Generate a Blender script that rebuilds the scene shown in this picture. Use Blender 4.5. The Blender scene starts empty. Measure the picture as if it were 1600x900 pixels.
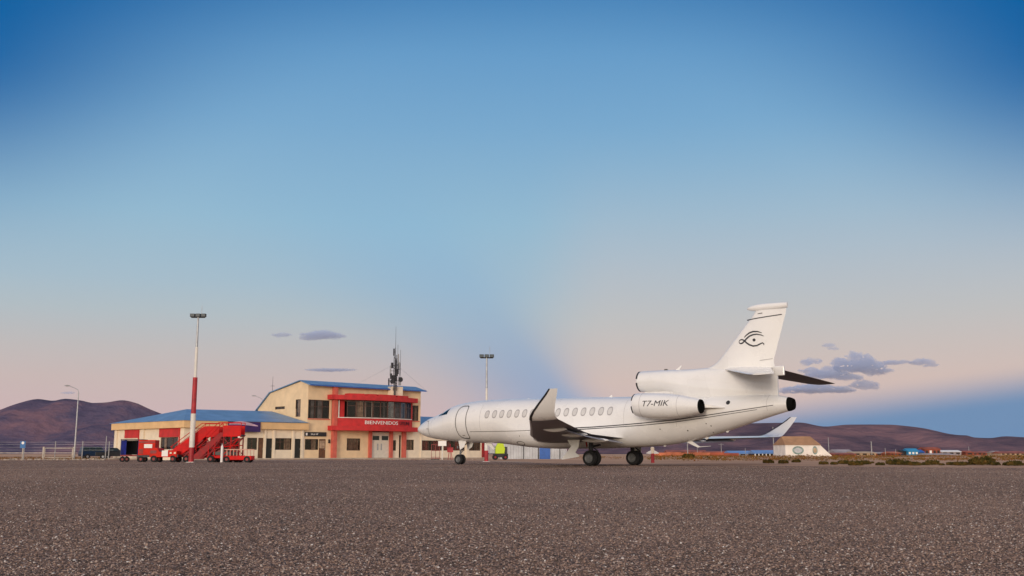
import bpy, bmesh, math, random
from mathutils import Vector, Matrix, noise
random.seed(7)
R = math.radians
scene = bpy.context.scene
C = scene.collection

# ------------------------------------------------------------------ camera, light, exposure
cam_d = bpy.data.cameras.new('camera'); cam = bpy.data.objects.new('camera', cam_d); C.objects.link(cam)
cam.location = (0, 0, 0.588); cam.rotation_euler = (R(90 + 9.22), 0, 0)
cam_d.sensor_width = 36; cam_d.lens = 1597.5 / 1600 * 36; cam_d.clip_start = 0.05; cam_d.clip_end = 60000
scene.camera = cam
vs = scene.view_settings
scene.cycles.volume_bounces = 3
vs.view_transform = 'Standard'; vs.look = 'None'; vs.exposure = 0.0; vs.gamma = 1.0; vs.use_curve_mapping = False
scene.render.resolution_x = 1024; scene.render.resolution_y = 576
SUN_DIR = Vector((-0.30, -1.0, 0.16)).normalized()      # from the scene towards the afterglow
sd = bpy.data.lights.new('sun', 'SUN'); sd.energy = 1.5; sd.angle = R(14); sd.color = (1.0, 0.84, 0.67)
so = bpy.data.objects.new('sun', sd); C.objects.link(so)
so.rotation_euler = SUN_DIR.to_track_quat('Z', 'Y').to_euler()

def lin(r, g, b):
    f = lambda c: (c / 255 / 12.92) if c / 255 <= 0.04045 else ((c / 255 + 0.055) / 1.055) ** 2.4
    return (f(r), f(g), f(b), 1.0)

world = bpy.data.worlds.new('World'); scene.world = world; world.use_nodes = True
wt = world.node_tree; wt.nodes.clear()
class NT:
    def __init__(s, t): s.t = t
    def n(s, typ, **kw):
        x = s.t.nodes.new(typ)
        for k, v in kw.items(): setattr(x, k, v)
        return x
    def put(s, sock, v):
        if isinstance(v, (int, float)): sock.default_value = v
        elif isinstance(v, (tuple, list)): sock.default_value = v
        else: s.t.links.new(v, sock)
    def m(s, op, a, b=0.0, c=None, clamp=False):
        x = s.n('ShaderNodeMath', operation=op, use_clamp=clamp)
        s.put(x.inputs[0], a); s.put(x.inputs[1], b)
        if c is not None: s.put(x.inputs[2], c)
        return x.outputs[0]
    def ss(s, v, a, b):
        x = s.n('ShaderNodeMapRange', interpolation_type='SMOOTHSTEP')
        s.put(x.inputs['Value'], v); s.put(x.inputs['From Min'], a); s.put(x.inputs['From Max'], b)
        return x.outputs[0]
    def mix(s, f, a, b, typ='MIX'):
        x = s.n('ShaderNodeMix', data_type='RGBA', blend_type=typ)
        s.put(x.inputs[0], f); s.put(x.inputs[6], a); s.put(x.inputs[7], b)
        return x.outputs[2]
    def ramp(s, f, stops, interp='LINEAR'):
        x = s.n('ShaderNodeValToRGB'); cr = x.color_ramp; cr.interpolation = interp
        while len(cr.elements) < len(stops): cr.elements.new(0.5)
        for e, (p, c) in zip(cr.elements, stops): e.position = p; e.color = c
        s.put(x.inputs[0], f); return x.outputs[0]
W = NT(wt)
gen = W.n('ShaderNodeTexCoord').outputs['Generated']
sp = W.n('ShaderNodeSeparateXYZ'); wt.links.new(gen, sp.inputs[0])
X, Y, Z = sp.outputs
el = W.m('MULTIPLY', W.m('ARCSINE', Z), 57.2958)
az = W.m('MULTIPLY', W.m('ARCTAN2', X, Y), 57.2958)
base = W.ramp(W.m('MULTIPLY', el, 1 / 60, clamp=True), [
    (0.0, lin(200, 172, 178)), (2.0 / 60, lin(205, 180, 180)), (3.9 / 60, lin(202, 184, 180)), (5.6 / 60, lin(192, 187, 186)),
    (7.5 / 60, lin(178, 190, 196)), (9.2 / 60, lin(166, 189, 203)), (12.8 / 60, lin(148, 186, 209)),
    (18.1 / 60, lin(121, 169, 206)), (22 / 60, lin(102, 156, 201)), (25 / 60, lin(80, 139, 190)), (35 / 60, lin(56, 112, 172)), (1.0, lin(60, 105, 160))])
# warmer air to the right of the blue band
warm = W.m('MULTIPLY', W.ss(az, 0.0, 6.0), W.m('MULTIPLY', W.ss(el, 19.0, 9.0), 0.7))
base = W.mix(warm, base, W.ramp(W.m('MULTIPLY', el, 1 / 20, clamp=True), [(0.0, lin(210, 184, 182)), (0.2, lin(214, 192, 182)), (0.36, lin(198, 193, 190)), (0.55, lin(180, 190, 200)), (1.0, lin(138, 176, 206))]))
# slanting blue band (a crepuscular shadow)
azc = W.m('SUBTRACT', 2.0, W.m('MULTIPLY', W.m('SUBTRACT', el, 3.9), 0.92))
da = W.m('SUBTRACT', az, azc)
wr = W.m('ADD', 1.7, W.m('MULTIPLY', W.m('MAXIMUM', W.m('SUBTRACT', el, 3.9), 0), 0.30))
wl = W.m('ADD', 3.6, W.m('MULTIPLY', el, 0.36))
isr = W.m('GREATER_THAN', da, 0.0)
wd = W.m('ADD', W.m('MULTIPLY', isr, wr), W.m('MULTIPLY', W.m('SUBTRACT', 1.0, isr), wl))
q = W.m('DIVIDE', da, wd)
gs = W.m('EXPONENT', W.m('MULTIPLY', W.m('MULTIPLY', q, q), -1.0))
amp = W.m('ADD', W.m('MULTIPLY', W.ss(el, 9.0, 3.0), 0.30), W.m('MULTIPLY', W.ss(el, 19.0, 8.0), 0.46))
base = W.mix(W.m('MULTIPLY', gs, amp), base, W.ramp(W.m('MULTIPLY', el, 1 / 20, clamp=True), [(0.0, lin(128, 160, 198)), (0.2, lin(132, 164, 200)), (0.6, lin(128, 180, 216)), (1.0, lin(110, 164, 208))]))
# shadow of the earth, low on the right
e0 = W.m('ADD', 2.2, W.m('MULTIPLY', W.m('SUBTRACT', az, 15.7), 0.12))
sh = W.m('MULTIPLY', W.ss(W.m('SUBTRACT', e0, el), -1.1, 1.1), W.m('MULTIPLY', W.ss(az, 3.0, 12.0), 0.95))
base = W.mix(sh, base, lin(98, 139, 180))
# deeper blue away from the centre of the twilight arch
rr = W.m('SQRT', W.m('ADD', W.m('MULTIPLY', az, az), W.m('MULTIPLY', el, el)))
base = W.mix(W.m('MULTIPLY', W.ss(rr, 22.0, 37.0), W.ss(el, 8.0, 20.0)), base, lin(0, 95, 160))
sky = W.n('ShaderNodeTexSky', sky_type='NISHITA'); sky.sun_disc = False
sky.sun_elevation = math.asin(SUN_DIR.z); sky.sun_rotation = math.atan2(SUN_DIR.x, SUN_DIR.y)
sky.altitude = 3600; sky.air_density = 1.0; sky.dust_density = 1.5; sky.ozone_density = 1.0
front = W.ss(Y, -0.05, 0.55)
nk = W.mix(1.0, sky.outputs[0], (SKYK := 0.10, SKYK, SKYK, 1.0), 'MULTIPLY')
# custom part is written in display units, the background strength brings both to scale
# afterglow over the western half of the sky, behind the camera
glow = W.ramp(W.m('MULTIPLY', el, 1 / 90, clamp=True), [(0.0, (0.80, 0.50, 0.30, 1)), (0.12, (0.66, 0.48, 0.36, 1)), (0.35, (0.66, 0.56, 0.50, 1)), (1.0, (0.60, 0.56, 0.56, 1))])
nk = W.mix(1.0, nk, glow, 'ADD')
tot = W.mix(front, nk, base)
bg = W.n('ShaderNodeBackground'); wt.links.new(tot, bg.inputs[0]); bg.inputs[1].default_value = 1.0
wo = W.n('ShaderNodeOutputWorld'); wt.links.new(bg.outputs[0], wo.inputs[0])

# ------------------------------------------------------------------ materials
def mat(name, col, rough=0.7, metal=0.0, noise_amt=0.12, nscale=3.0, bump=0.0, bscale=20.0, spec=0.5, coat=0.0, alt=None, detail=5):
    m = bpy.data.materials.new(name); m.use_nodes = True; N = NT(m.node_tree)
    b = m.node_tree.nodes['Principled BSDF']
    tc = N.n('ShaderNodeTexCoord').outputs['Object']
    c4 = tuple(col) + (1.0,) if len(col) == 3 else tuple(col)
    if noise_amt or alt:
        no = N.n('ShaderNodeTexNoise'); N.put(no.inputs['Vector'], tc); no.inputs['Scale'].default_value = nscale; no.inputs['Detail'].default_value = detail
        d = alt + (1.0,) if alt else tuple(x * (1 - noise_amt * 1.6) for x in c4[:3]) + (1.0,)
        l = c4 if alt else tuple(min(1, x * (1 + noise_amt)) for x in c4[:3]) + (1.0,)
        N.put(b.inputs['Base Color'], N.ramp(no.outputs[0], [(0.32, d), (0.68, l)]))
        N.put(b.inputs['Roughness'], N.m('MULTIPLY_ADD', no.outputs[0], 0.15, max(0.02, rough - 0.075)))
    else:
        b.inputs['Base Color'].default_value = c4; b.inputs['Roughness'].default_value = rough
    b.inputs['Metallic'].default_value = metal
    b.inputs['Specular IOR Level'].default_value = spec
    if coat: b.inputs['Coat Weight'].default_value = coat; b.inputs['Coat Roughness'].default_value = 0.08
    if bump:
        nb = N.n('ShaderNodeTexNoise'); N.put(nb.inputs['Vector'], tc); nb.inputs['Scale'].default_value = bscale; nb.inputs['Detail'].default_value = 6
        bp = N.n('ShaderNodeBump'); bp.inputs['Strength'].default_value = bump; bp.inputs['Distance'].default_value = 0.02
        N.put(bp.inputs['Height'], nb.outputs[0]); N.put(b.inputs['Normal'], bp.outputs[0])
    return m

M = {}
M['white_paint'] = mat('aircraft_white', (0.79, 0.785, 0.77), 0.28, noise_amt=0.03, nscale=0.8, coat=0.5)
M['under_shade'] = mat('wing_shade_grey', (0.22, 0.22, 0.25), 0.45, noise_amt=0.06, nscale=1.5)  # grey that carries the shade under the white wing
M['tail_shade'] = mat('tail_shade_blue', (0.020, 0.024, 0.045), 0.5, noise_amt=0.06)  # near-black blue that carries the shade under the white tailplane
M['slat'] = mat('slat_metal', (0.62, 0.62, 0.64), 0.32, metal=0.7, noise_amt=0.05)
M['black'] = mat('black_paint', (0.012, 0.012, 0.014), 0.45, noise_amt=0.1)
M['soot'] = mat('exhaust_soot', (0.006, 0.006, 0.006), 0.95, noise_amt=0.1, spec=0.05)
M['stripe'] = mat('stripe_paint', (0.02, 0.022, 0.03), 0.35, noise_amt=0.05)
M['greyline'] = mat('grey_line', (0.13, 0.12, 0.11), 0.5, noise_amt=0.05)
M['gasket'] = mat('door_seal', (0.09, 0.085, 0.08), 0.5, noise_amt=0.05)
M['winring'] = mat('window_ring', (0.38, 0.37, 0.37), 0.4, noise_amt=0.05)
M['winshade'] = mat('window_shade', (0.60, 0.59, 0.575), 0.35, noise_amt=0.05)
M['cockpit'] = mat('cockpit_glass', (0.010, 0.024, 0.030), 0.10, noise_amt=0, spec=0.25)
M['tyre'] = mat('tyre_rubber', (0.012, 0.012, 0.013), 0.85, noise_amt=0.2, nscale=9)
M['rim'] = mat('rim_metal', (0.17, 0.175, 0.18), 0.5, metal=0.4, noise_amt=0.08, nscale=8)
M['steel'] = mat('galvanised_steel', (0.42, 0.43, 0.44), 0.45, metal=0.6, noise_amt=0.12, nscale=5)
M['darksteel'] = mat('dark_steel', (0.045, 0.045, 0.05), 0.55, metal=0.3, noise_amt=0.2, nscale=5)
M['whitepole'] = mat('white_pole_paint', (0.74, 0.71, 0.64), 0.55, noise_amt=0.06, nscale=3)
M['redpole'] = mat('red_pole_paint', (0.42, 0.022, 0.03), 0.55, noise_amt=0.15, nscale=3)
M['cream'] = mat('cream_render', (0.80, 0.60, 0.37), 0.9, noise_amt=0.06, nscale=1.2, bump=0.15, bscale=60)
M['cream_pale'] = mat('pale_cream_render', (0.83, 0.71, 0.54), 0.9, noise_amt=0.06, nscale=1.2, bump=0.15, bscale=60)
M['fascia'] = mat('ochre_fascia', (0.76, 0.50, 0.25), 0.85, noise_amt=0.07, nscale=1.0, bump=0.1, bscale=50)
M['redwall'] = mat('red_painted_render', (0.55, 0.028, 0.028), 0.7, noise_amt=0.12, nscale=1.5)
M['salmon'] = mat('salmon_pillar', (0.60, 0.13, 0.09), 0.75, noise_amt=0.1, nscale=2)
M['frame'] = mat('brown_window_frame', (0.10, 0.045, 0.03), 0.5, noise_amt=0.1)
M['room'] = mat('room_dark', (0.035, 0.028, 0.028), 0.9, noise_amt=0.3, nscale=0.6)  # dark tone that stands in for unlit interiors
M['curtain'] = mat('curtain_cloth', (0.42, 0.30, 0.20), 0.9, noise_amt=0.25, nscale=3.0)
M['blind'] = mat('grey_blind', (0.20, 0.19, 0.19), 0.9, noise_amt=0.3, nscale=2.0)
M['doordark'] = mat('dark_door', (0.012, 0.013, 0.012), 0.6, noise_amt=0.2)
M['doorbrown'] = mat('brown_door', (0.13, 0.055, 0.025), 0.6, noise_amt=0.2)
M['doorwhite'] = mat('cream_metal_door', (0.70, 0.66, 0.56), 0.6, noise_amt=0.05)
M['kerb'] = mat('concrete_kerb', (0.50, 0.42, 0.33), 0.9, noise_amt=0.15, nscale=1.5, bump=0.3)
M['redgse'] = mat('red_machine_paint', (0.62, 0.004, 0.004), 0.6, noise_amt=0.16, nscale=2.0, spec=0.25)
M['maroon'] = mat('dark_red_frame_paint', (0.26, 0.008, 0.010), 0.5, noise_amt=0.2, nscale=3)
M['maroon_bright'] = mat('flight_dark_red_paint', (0.28, 0.004, 0.008), 0.5, noise_amt=0.2, nscale=3, spec=.25)  # darker red for the side panels of the second stairs
M['orange'] = mat('orange_red_paint', (0.60, 0.018, 0.006), 0.6, noise_amt=0.16, nscale=2.5, spec=0.2)
M['bluecurtain'] = mat('blue_tarpaulin', (0.02, 0.035, 0.30), 0.7, noise_amt=0.3, nscale=3)
M['navy'] = mat('navy_car_paint', (0.006, 0.025, 0.065), 0.4, noise_amt=0.05, coat=0.15, spec=.3)
M['blackcar'] = mat('black_car_paint', (0.006, 0.008, 0.013), 0.4, noise_amt=0.05, coat=0.15, spec=.3)
M['banner'] = mat('purple_banner', (0.035, 0.010, 0.10), 0.6, noise_amt=0.2, nscale=1)
M['pink'] = mat('pale_lilac_print', (0.55, 0.38, 0.48), 0.6, noise_amt=0.15, nscale=1)
M['lime'] = mat('lime_paint', (0.55, 0.72, 0.02), 0.4, noise_amt=0.06)
M['signblue'] = mat('blue_sign_paint', (0.01, 0.13, 0.36), 0.4, noise_amt=0.05)
M['letter'] = mat('white_lettering', (0.82, 0.80, 0.76), 0.5, noise_amt=0)
M['letterdark'] = mat('maroon_lettering', (0.09, 0.01, 0.02), 0.5, noise_amt=0)
M['corr_pale'] = mat('pale_corrugated', (0.52, 0.54, 0.56), 0.5, metal=0.2, noise_amt=0.1, nscale=1)
M['corr_blue'] = mat('blue_metal_door', (0.03, 0.12, 0.42), 0.5, noise_amt=0.1)
M['pink_rail'] = mat('pinkish_rail_paint', (0.62, 0.33, 0.25), 0.6, noise_amt=0.1)
M['lampglass'] = mat('lamp_glass', (0.06, 0.08, 0.09), 0.5, noise_amt=0)
M['tan_roof'] = mat('tan_roof_sheet', (0.40, 0.22, 0.11), 0.7, noise_amt=0.12, nscale=0.6)
M['white_wall'] = mat('whitewashed_wall', (0.84, 0.79, 0.72), 0.9, noise_amt=0.08, nscale=0.5)
M['teal'] = mat('teal_emblem', (0.26, 0.36, 0.33), 0.7, noise_amt=0.35, nscale=1.6)
M['brick_far'] = mat('brick_wall_red', (0.34, 0.085, 0.045), 0.9, noise_amt=0.3, nscale=0.25)
M['brick_far2'] = mat('brick_wall_orange', (0.50, 0.16, 0.08), 0.9, noise_amt=0.3, nscale=0.25)
M['far_cream'] = mat('far_cream_wall', (0.52, 0.38, 0.25), 0.9, noise_amt=0.2, nscale=0.3)
M['far_grey'] = mat('far_grey_wall', (0.34, 0.30, 0.31), 0.9, noise_amt=0.2, nscale=0.3)
M['far_cyan'] = mat('cyan_painted_wall', (0.03, 0.27, 0.50), 0.8, noise_amt=0.15, nscale=0.3)
M['far_blue_roof'] = mat('pale_blue_sheet_roof', (0.16, 0.30, 0.58), 0.6, noise_amt=0.12, nscale=0.3)
M['rust_roof'] = mat('rusty_sheet_roof', (0.30, 0.09, 0.06), 0.8, noise_amt=0.3, nscale=0.3)
M['stone'] = mat('pale_stone', (0.42, 0.35, 0.28), 0.95, noise_amt=0.3, nscale=3)
M['bark'] = mat('shrub_stem', (0.10, 0.06, 0.035), 0.9, noise_amt=0.2)
M['concrete_post'] = mat('weathered_fence_post', (0.36, 0.36, 0.36), 0.9, noise_amt=0.15)
M['railpaint'] = mat('cream_rail_paint', (0.50, 0.45, 0.38), 0.7, noise_amt=0.15)

def glass_mat():
    m = bpy.data.materials.new('window_glass'); m.use_nodes = True; N = NT(m.node_tree); t = m.node_tree; t.nodes.clear()
    g = N.n('ShaderNodeBsdfGlossy'); g.inputs['Roughness'].default_value = 0.03; g.inputs['Color'].default_value = (0.9, 0.95, 1, 1)
    tr = N.n('ShaderNodeBsdfTransparent'); tr.inputs['Color'].default_value = (0.66, 0.62, 0.60, 1)
    fr = N.n('ShaderNodeFresnel'); fr.inputs['IOR'].default_value = 1.6
    mx = N.n('ShaderNodeMixShader'); t.links.new(N.m('MINIMUM', N.m('MULTIPLY', fr.outputs[0], 0.42), 0.10), mx.inputs[0]); t.links.new(tr.outputs[0], mx.inputs[1]); t.links.new(g.outputs[0], mx.inputs[2])
    o = N.n('ShaderNodeOutputMaterial'); t.links.new(mx.outputs[0], o.inputs[0]); return m
M['glass'] = glass_mat()

def sheet_roof_mat():
    m = mat('blue_sheet_roof', (0.17, 0.31, 0.50), 0.45, noise_amt=0.12, nscale=0.7, metal=0.2)
    N = NT(m.node_tree); b = m.node_tree.nodes['Principled BSDF']
    tc = N.n('ShaderNodeTexCoord').outputs['Object']
    wv = N.n('ShaderNodeTexWave', wave_type='BANDS', bands_direction='X'); N.put(wv.inputs['Vector'], tc); wv.inputs['Scale'].default_value = 1.3
    bp = N.n('ShaderNodeBump'); bp.inputs['Strength'].default_value = 0.5; bp.inputs['Distance'].default_value = 0.04
    N.put(bp.inputs['Height'], wv.outputs[0]); N.put(b.inputs['Normal'], bp.outputs[0]); return m
M['blueroof'] = sheet_roof_mat()

def apron_mat():
    m = bpy.data.materials.new('apron_asphalt'); m.use_nodes = True; N = NT(m.node_tree); b = m.node_tree.nodes['Principled BSDF']
    tc = N.n('ShaderNodeTexCoord').outputs['Object']
    v1 = N.n('ShaderNodeTexVoronoi', feature='F1'); N.put(v1.inputs['Vector'], tc); v1.inputs['Scale'].default_value = 68.0; v1.inputs['Randomness'].default_value = 1.0
    hs = N.n('ShaderNodeSeparateColor'); N.put(hs.inputs[0], v1.outputs['Color'])
    stone = N.ramp(hs.outputs[0], [(0.0, (0.06, 0.045, 0.038, 1)), (0.30, (0.20, 0.138, 0.10, 1)), (0.62, (0.42, 0.29, 0.21, 1)), (0.86, (0.62, 0.45, 0.34, 1)), (0.95, (0.74, 0.63, 0.54, 1)), (1.0, (0.86, 0.80, 0.73, 1))])
    gap = N.ss(v1.outputs['Distance'], 0.75, 0.38)
    col = N.mix(gap, (0.05, 0.038, 0.033, 1), stone)
    v2 = N.n('ShaderNodeTexNoise'); N.put(v2.inputs['Vector'], tc); v2.inputs['Scale'].default_value = 22.0; v2.inputs['Detail'].default_value = 4
    col = N.mix(1.0, col, N.ramp(v2.outputs[0], [(0.34, (0.62, 0.62, 0.64, 1)), (0.66, (1.35, 1.30, 1.25, 1))]), 'MULTIPLY')
    n1 = N.n('ShaderNodeTexNoise'); N.put(n1.inputs['Vector'], tc); n1.inputs['Scale'].default_value = 0.35; n1.inputs['Detail'].default_value = 6; n1.inputs['Roughness'].default_value = 0.6
    n2 = N.n('ShaderNodeTexNoise'); N.put(n2.inputs['Vector'], tc); n2.inputs['Scale'].default_value = 6; n2.inputs['Detail'].default_value = 5
    f1 = N.ramp(n1.outputs[0], [(0.3, (0.86, 0.86, 0.86, 1)), (0.7, (1.16, 1.12, 1.08, 1))]); f2 = N.ramp(n2.outputs[0], [(0.3, (0.82, 0.82, 0.84, 1)), (0.7, (1.15, 1.12, 1.10, 1))])
    col = N.mix(1.0, N.mix(1.0, col, f1, 'MULTIPLY'), f2, 'MULTIPLY')
    # thin dust film, in patches
    n3 = N.n('ShaderNodeTexNoise'); N.put(n3.inputs['Vector'], tc); n3.inputs['Scale'].default_value = 0.09; n3.inputs['Detail'].default_value = 7
    col = N.mix(N.m('MULTIPLY', N.ss(n3.outputs[0], 0.42, 0.70), 0.35), col, (0.50, 0.36, 0.27, 1))
    N.put(b.inputs['Base Color'], col); b.inputs['Roughness'].default_value = 0.9; b.inputs['Specular IOR Level'].default_value = 0.35
    h = N.m('ADD', N.m('MULTIPLY', gap, 0.7), N.m('MULTIPLY', hs.outputs[1], 0.5))
    col = N.mix(1.0, col, (1.14, 1.0, 0.90, 1), 'MULTIPLY'); N.put(b.inputs['Base Color'], col)
    bp = N.n('ShaderNodeBump'); bp.inputs['Strength'].default_value = 0.8; bp.inputs['Distance'].default_value = 0.024
    N.put(bp.inputs['Height'], h); N.put(b.inputs['Normal'], bp.outputs[0]); return m
M['apron'] = apron_mat()

def dirt_mat():
    m = bpy.data.materials.new('dry_dirt'); m.use_nodes = True; N = NT(m.node_tree); b = m.node_tree.nodes['Principled BSDF']
    tc = N.n('ShaderNodeTexCoord').outputs['Object']
    n1 = N.n('ShaderNodeTexNoise'); N.put(n1.inputs['Vector'], tc); n1.inputs['Scale'].default_value = 0.12; n1.inputs['Detail'].default_value = 8; n1.inputs['Roughness'].default_value = 0.65
    n2 = N.n('ShaderNodeTexNoise'); N.put(n2.inputs['Vector'], tc); n2.inputs['Scale'].default_value = 0.006; n2.inputs['Detail'].default_value = 6
    c = N.ramp(n1.outputs[0], [(0.3, (0.36, 0.22, 0.13, 1)), (0.5, (0.60, 0.39, 0.24, 1)), (0.72, (0.74, 0.52, 0.34, 1))])
    far = N.ramp(n2.outputs[0], [(0.35, (0.60, 0.55, 0.58, 1)), (0.65, (1.0, 0.95, 0.95, 1))])
    N.put(b.inputs['Base Color'], N.mix(1.0, c, far, 'MULTIPLY')); b.inputs['Roughness'].default_value = 0.95; b.inputs['Specular IOR Level'].default_value = 0.1
    bp = N.n('ShaderNodeBump'); bp.inputs['Strength'].default_value = 0.4; bp.inputs['Distance'].default_value = 0.3
    N.put(bp.inputs['Height'], n1.outputs[0]); N.put(b.inputs['Normal'], bp.outputs[0]); return m
M['dirt'] = dirt_mat()

def hill_mat(name, a, bb, c):
    m = bpy.data.materials.new(name); m.use_nodes = True; N = NT(m.node_tree); b = m.node_tree.nodes['Principled BSDF']
    tc = N.n('ShaderNodeTexCoord').outputs['Object']
    n1 = N.n('ShaderNodeTexNoise'); N.put(n1.inputs['Vector'], tc); n1.inputs['Scale'].default_value = 0.0022; n1.inputs['Detail'].default_value = 9; n1.inputs['Roughness'].default_value = 0.6
    N.put(b.inputs['Base Color'], N.ramp(n1.outputs[0], [(0.38, a + (1,)), (0.5, bb + (1,)), (0.62, c + (1,))]))
    b.inputs['Roughness'].default_value = 1.0; b.inputs['Specular IOR Level'].default_value = 0.0
    n2 = N.n('ShaderNodeTexNoise'); N.put(n2.inputs['Vector'], tc); n2.inputs['Scale'].default_value = 0.012; n2.inputs['Detail'].default_value = 9
    bp = N.n('ShaderNodeBump'); bp.inputs['Strength'].default_value = 0.6; bp.inputs['Distance'].default_value = 60
    N.put(bp.inputs['Height'], n2.outputs[0]); N.put(b.inputs['Normal'], bp.outputs[0]); return m
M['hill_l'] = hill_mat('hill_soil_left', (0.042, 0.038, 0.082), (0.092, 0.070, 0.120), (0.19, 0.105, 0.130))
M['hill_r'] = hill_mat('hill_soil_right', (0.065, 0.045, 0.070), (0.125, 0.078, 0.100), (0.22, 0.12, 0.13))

def leaf_mat(name, cols, sc):
    m = bpy.data.materials.new(name); m.use_nodes = True; N = NT(m.node_tree); b = m.node_tree.nodes['Principled BSDF']
    tc = N.n('ShaderNodeTexCoord').outputs['Object']
    n1 = N.n('ShaderNodeTexNoise'); N.put(n1.inputs['Vector'], tc); n1.inputs['Scale'].default_value = sc; n1.inputs['Detail'].default_value = 3
    k = len(cols); N.put(b.inputs['Base Color'], N.ramp(n1.outputs[0], [(0.3 + 0.4 * i / (k - 1), c + (1,)) for i, c in enumerate(cols)]))
    b.inputs['Roughness'].default_value = 0.9; b.inputs['Specular IOR Level'].default_value = 0.1; return m
M['scrub'] = leaf_mat('dry_scrub', [(0.045, 0.040, 0.010), (0.11, 0.075, 0.015), (0.23, 0.085, 0.022), (0.13, 0.10, 0.02), (0.30, 0.17, 0.05)], 0.35)
M['bush'] = leaf_mat('dark_bush_leaf', [(0.030, 0.032, 0.010), (0.075, 0.060, 0.016), (0.15, 0.085, 0.022)], 3.0)

# ------------------------------------------------------------------ mesh helpers
class MB:
    def __init__(s): s.v = []; s.f = []
    def quad(s, *p):
        i = len(s.v); s.v += [tuple(x) for x in p]; s.f.append(tuple(range(i, i + len(p)))); return s
    def hexa(s, b, t):      # bottom ring, top ring (4 each, counter-clockwise seen from above)
        i = len(s.v); s.v += [tuple(x) for x in b] + [tuple(x) for x in t]
        s.f += [(i + 3, i + 2, i + 1, i), (i + 4, i + 5, i + 6, i + 7)] + [(i + k, i + (k + 1) % 4, i + 4 + (k + 1) % 4, i + 4 + k) for k in range(4)]
        return s
    def box(s, x0, x1, y0, y1, z0, z1):
        if x0 > x1: x0, x1 = x1, x0
        if y0 > y1: y0, y1 = y1, y0
        r = [(x0, y0), (x1, y0), (x1, y1), (x0, y1)]
        return s.hexa([(a, b, z0) for a, b in r], [(a, b, z1) for a, b in r])
    def tube(s, p0, p1, r0, r1=None, n=10, caps=True):
        r1 = r0 if r1 is None else r1
        p0 = Vector(p0); p1 = Vector(p1); d = (p1 - p0).normalized()
        a = d.orthogonal().normalized(); b = d.cross(a); i = len(s.v)
        for p, r in ((p0, r0), (p1, r1)):
            for k in range(n):
                t = 2 * math.pi * k / n; s.v.append(tuple(p + a * r * math.cos(t) + b * r * math.sin(t)))
        s.f += [(i + k, i + (k + 1) % n, i + n + (k + 1) % n, i + n + k) for k in range(n)]
        if caps: s.f += [tuple(i + k for k in reversed(range(n))), tuple(i + n + k for k in range(n))]
        return s
    def path(s, pts, r, n=8):
        for a, b in zip(pts, pts[1:]): s.tube(a, b, r, r, n)
        return s
    def rings(s, rs, closed=True, cap0=True, cap1=True):
        n = len(rs[0]); i = len(s.v)
        for r in rs: s.v += [tuple(p) for p in r]
        for j in range(len(rs) - 1):
            for k in range(n if closed else n - 1):
                a = i + j * n + k; b = i + j * n + (k + 1) % n
                s.f.append((a, b, b + n, a + n))
        if cap0: s.f.append(tuple(i + k for k in reversed(range(n))))
        if cap1: s.f.append(tuple(i + (len(rs) - 1) * n + k for k in range(n)))
        return s
    def prism(s, pts, ax, a, b):     # polygon extruded along an axis (0,1,2)
        def mk(p, h):
            q = list(p); q.insert(ax, h); return tuple(q)
        i = len(s.v); n = len(pts); s.v += [mk(p, a) for p in pts] + [mk(p, b) for p in pts]
        s.f += [tuple(i + k for k in range(n)), tuple(i + n + k for k in reversed(range(n)))] + [(i + k, i + n + k, i + n + (k + 1) % n, i + (k + 1) % n) for k in range(n)]
        return s
    def build(s, name, m, parent=None, smooth=False, bevel=0, loc=None, auto=None):
        me = bpy.data.meshes.new(name); me.from_pydata(s.v, [], s.f); me.validate()
        bm = bmesh.new(); bm.from_mesh(me)
        bmesh.ops.recalc_face_normals(bm, faces=bm.faces); bm.to_mesh(me); bm.free()
        me.materials.append(m if not isinstance(m, str) else M[m])
        for p in me.polygons: p.use_smooth = smooth
        if smooth: me.set_sharp_from_angle(angle=R(auto or 40))
        o = bpy.data.objects.new(name, me); C.objects.link(o)
        if parent is not None: o.parent = parent
        if loc: o.location = loc
        if bevel:
            b = o.modifiers.new('bevel', 'BEVEL'); b.width = bevel; b.segments = 2; b.limit_method = 'ANGLE'
        return o
def tag(o, label=None, cat=None, group=None, kind=None):
    if label: o['label'] = label
    if cat: o['category'] = cat
    if group: o['group'] = group
    if kind: o['kind'] = kind
    return o
def empty(name, loc=(0, 0, 0), rz=0.0, label=None, cat=None, group=None):
    o = bpy.data.objects.new(name, None); C.objects.link(o); o.location = loc; o.rotation_euler = (0, 0, rz); o.empty_display_size = 0.3
    return tag(o, label, cat, group)
def copy_tree(o, parent=None):
    c = o.copy(); C.objects.link(c); c.parent = parent
    for ch in [x for x in bpy.data.objects if x.parent == o]: copy_tree(ch, c)
    return c
def text_mesh(s, size, extrude=0.01, shear=0.0, bold=0.0):
    cu = bpy.data.curves.new('t', 'FONT'); cu.body = s; cu.size = size; cu.extrude = extrude; cu.shear = shear; cu.offset = bold; cu.resolution_u = 3
    o = bpy.data.objects.new('t', cu); C.objects.link(o)
    bpy.context.view_layer.update()
    me = bpy.data.meshes.new_from_object(o.evaluated_get(bpy.context.evaluated_depsgraph_get()))
    bm = bmesh.new(); bm.from_mesh(me); top = max(v.co.y for v in bm.verts)
    for k in range(1, 9): bmesh.ops.bisect_plane(bm, geom=bm.verts[:] + bm.edges[:] + bm.faces[:], plane_co=(0, top * k / 9, 0), plane_no=(0, 1, 0))
    bm.to_mesh(me); bm.free()
    V = [tuple(v.co) for v in me.vertices]; F = [tuple(p.vertices) for p in me.polygons]
    bpy.data.objects.remove(o); bpy.data.curves.remove(cu); bpy.data.meshes.remove(me)
    return V, F
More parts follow.
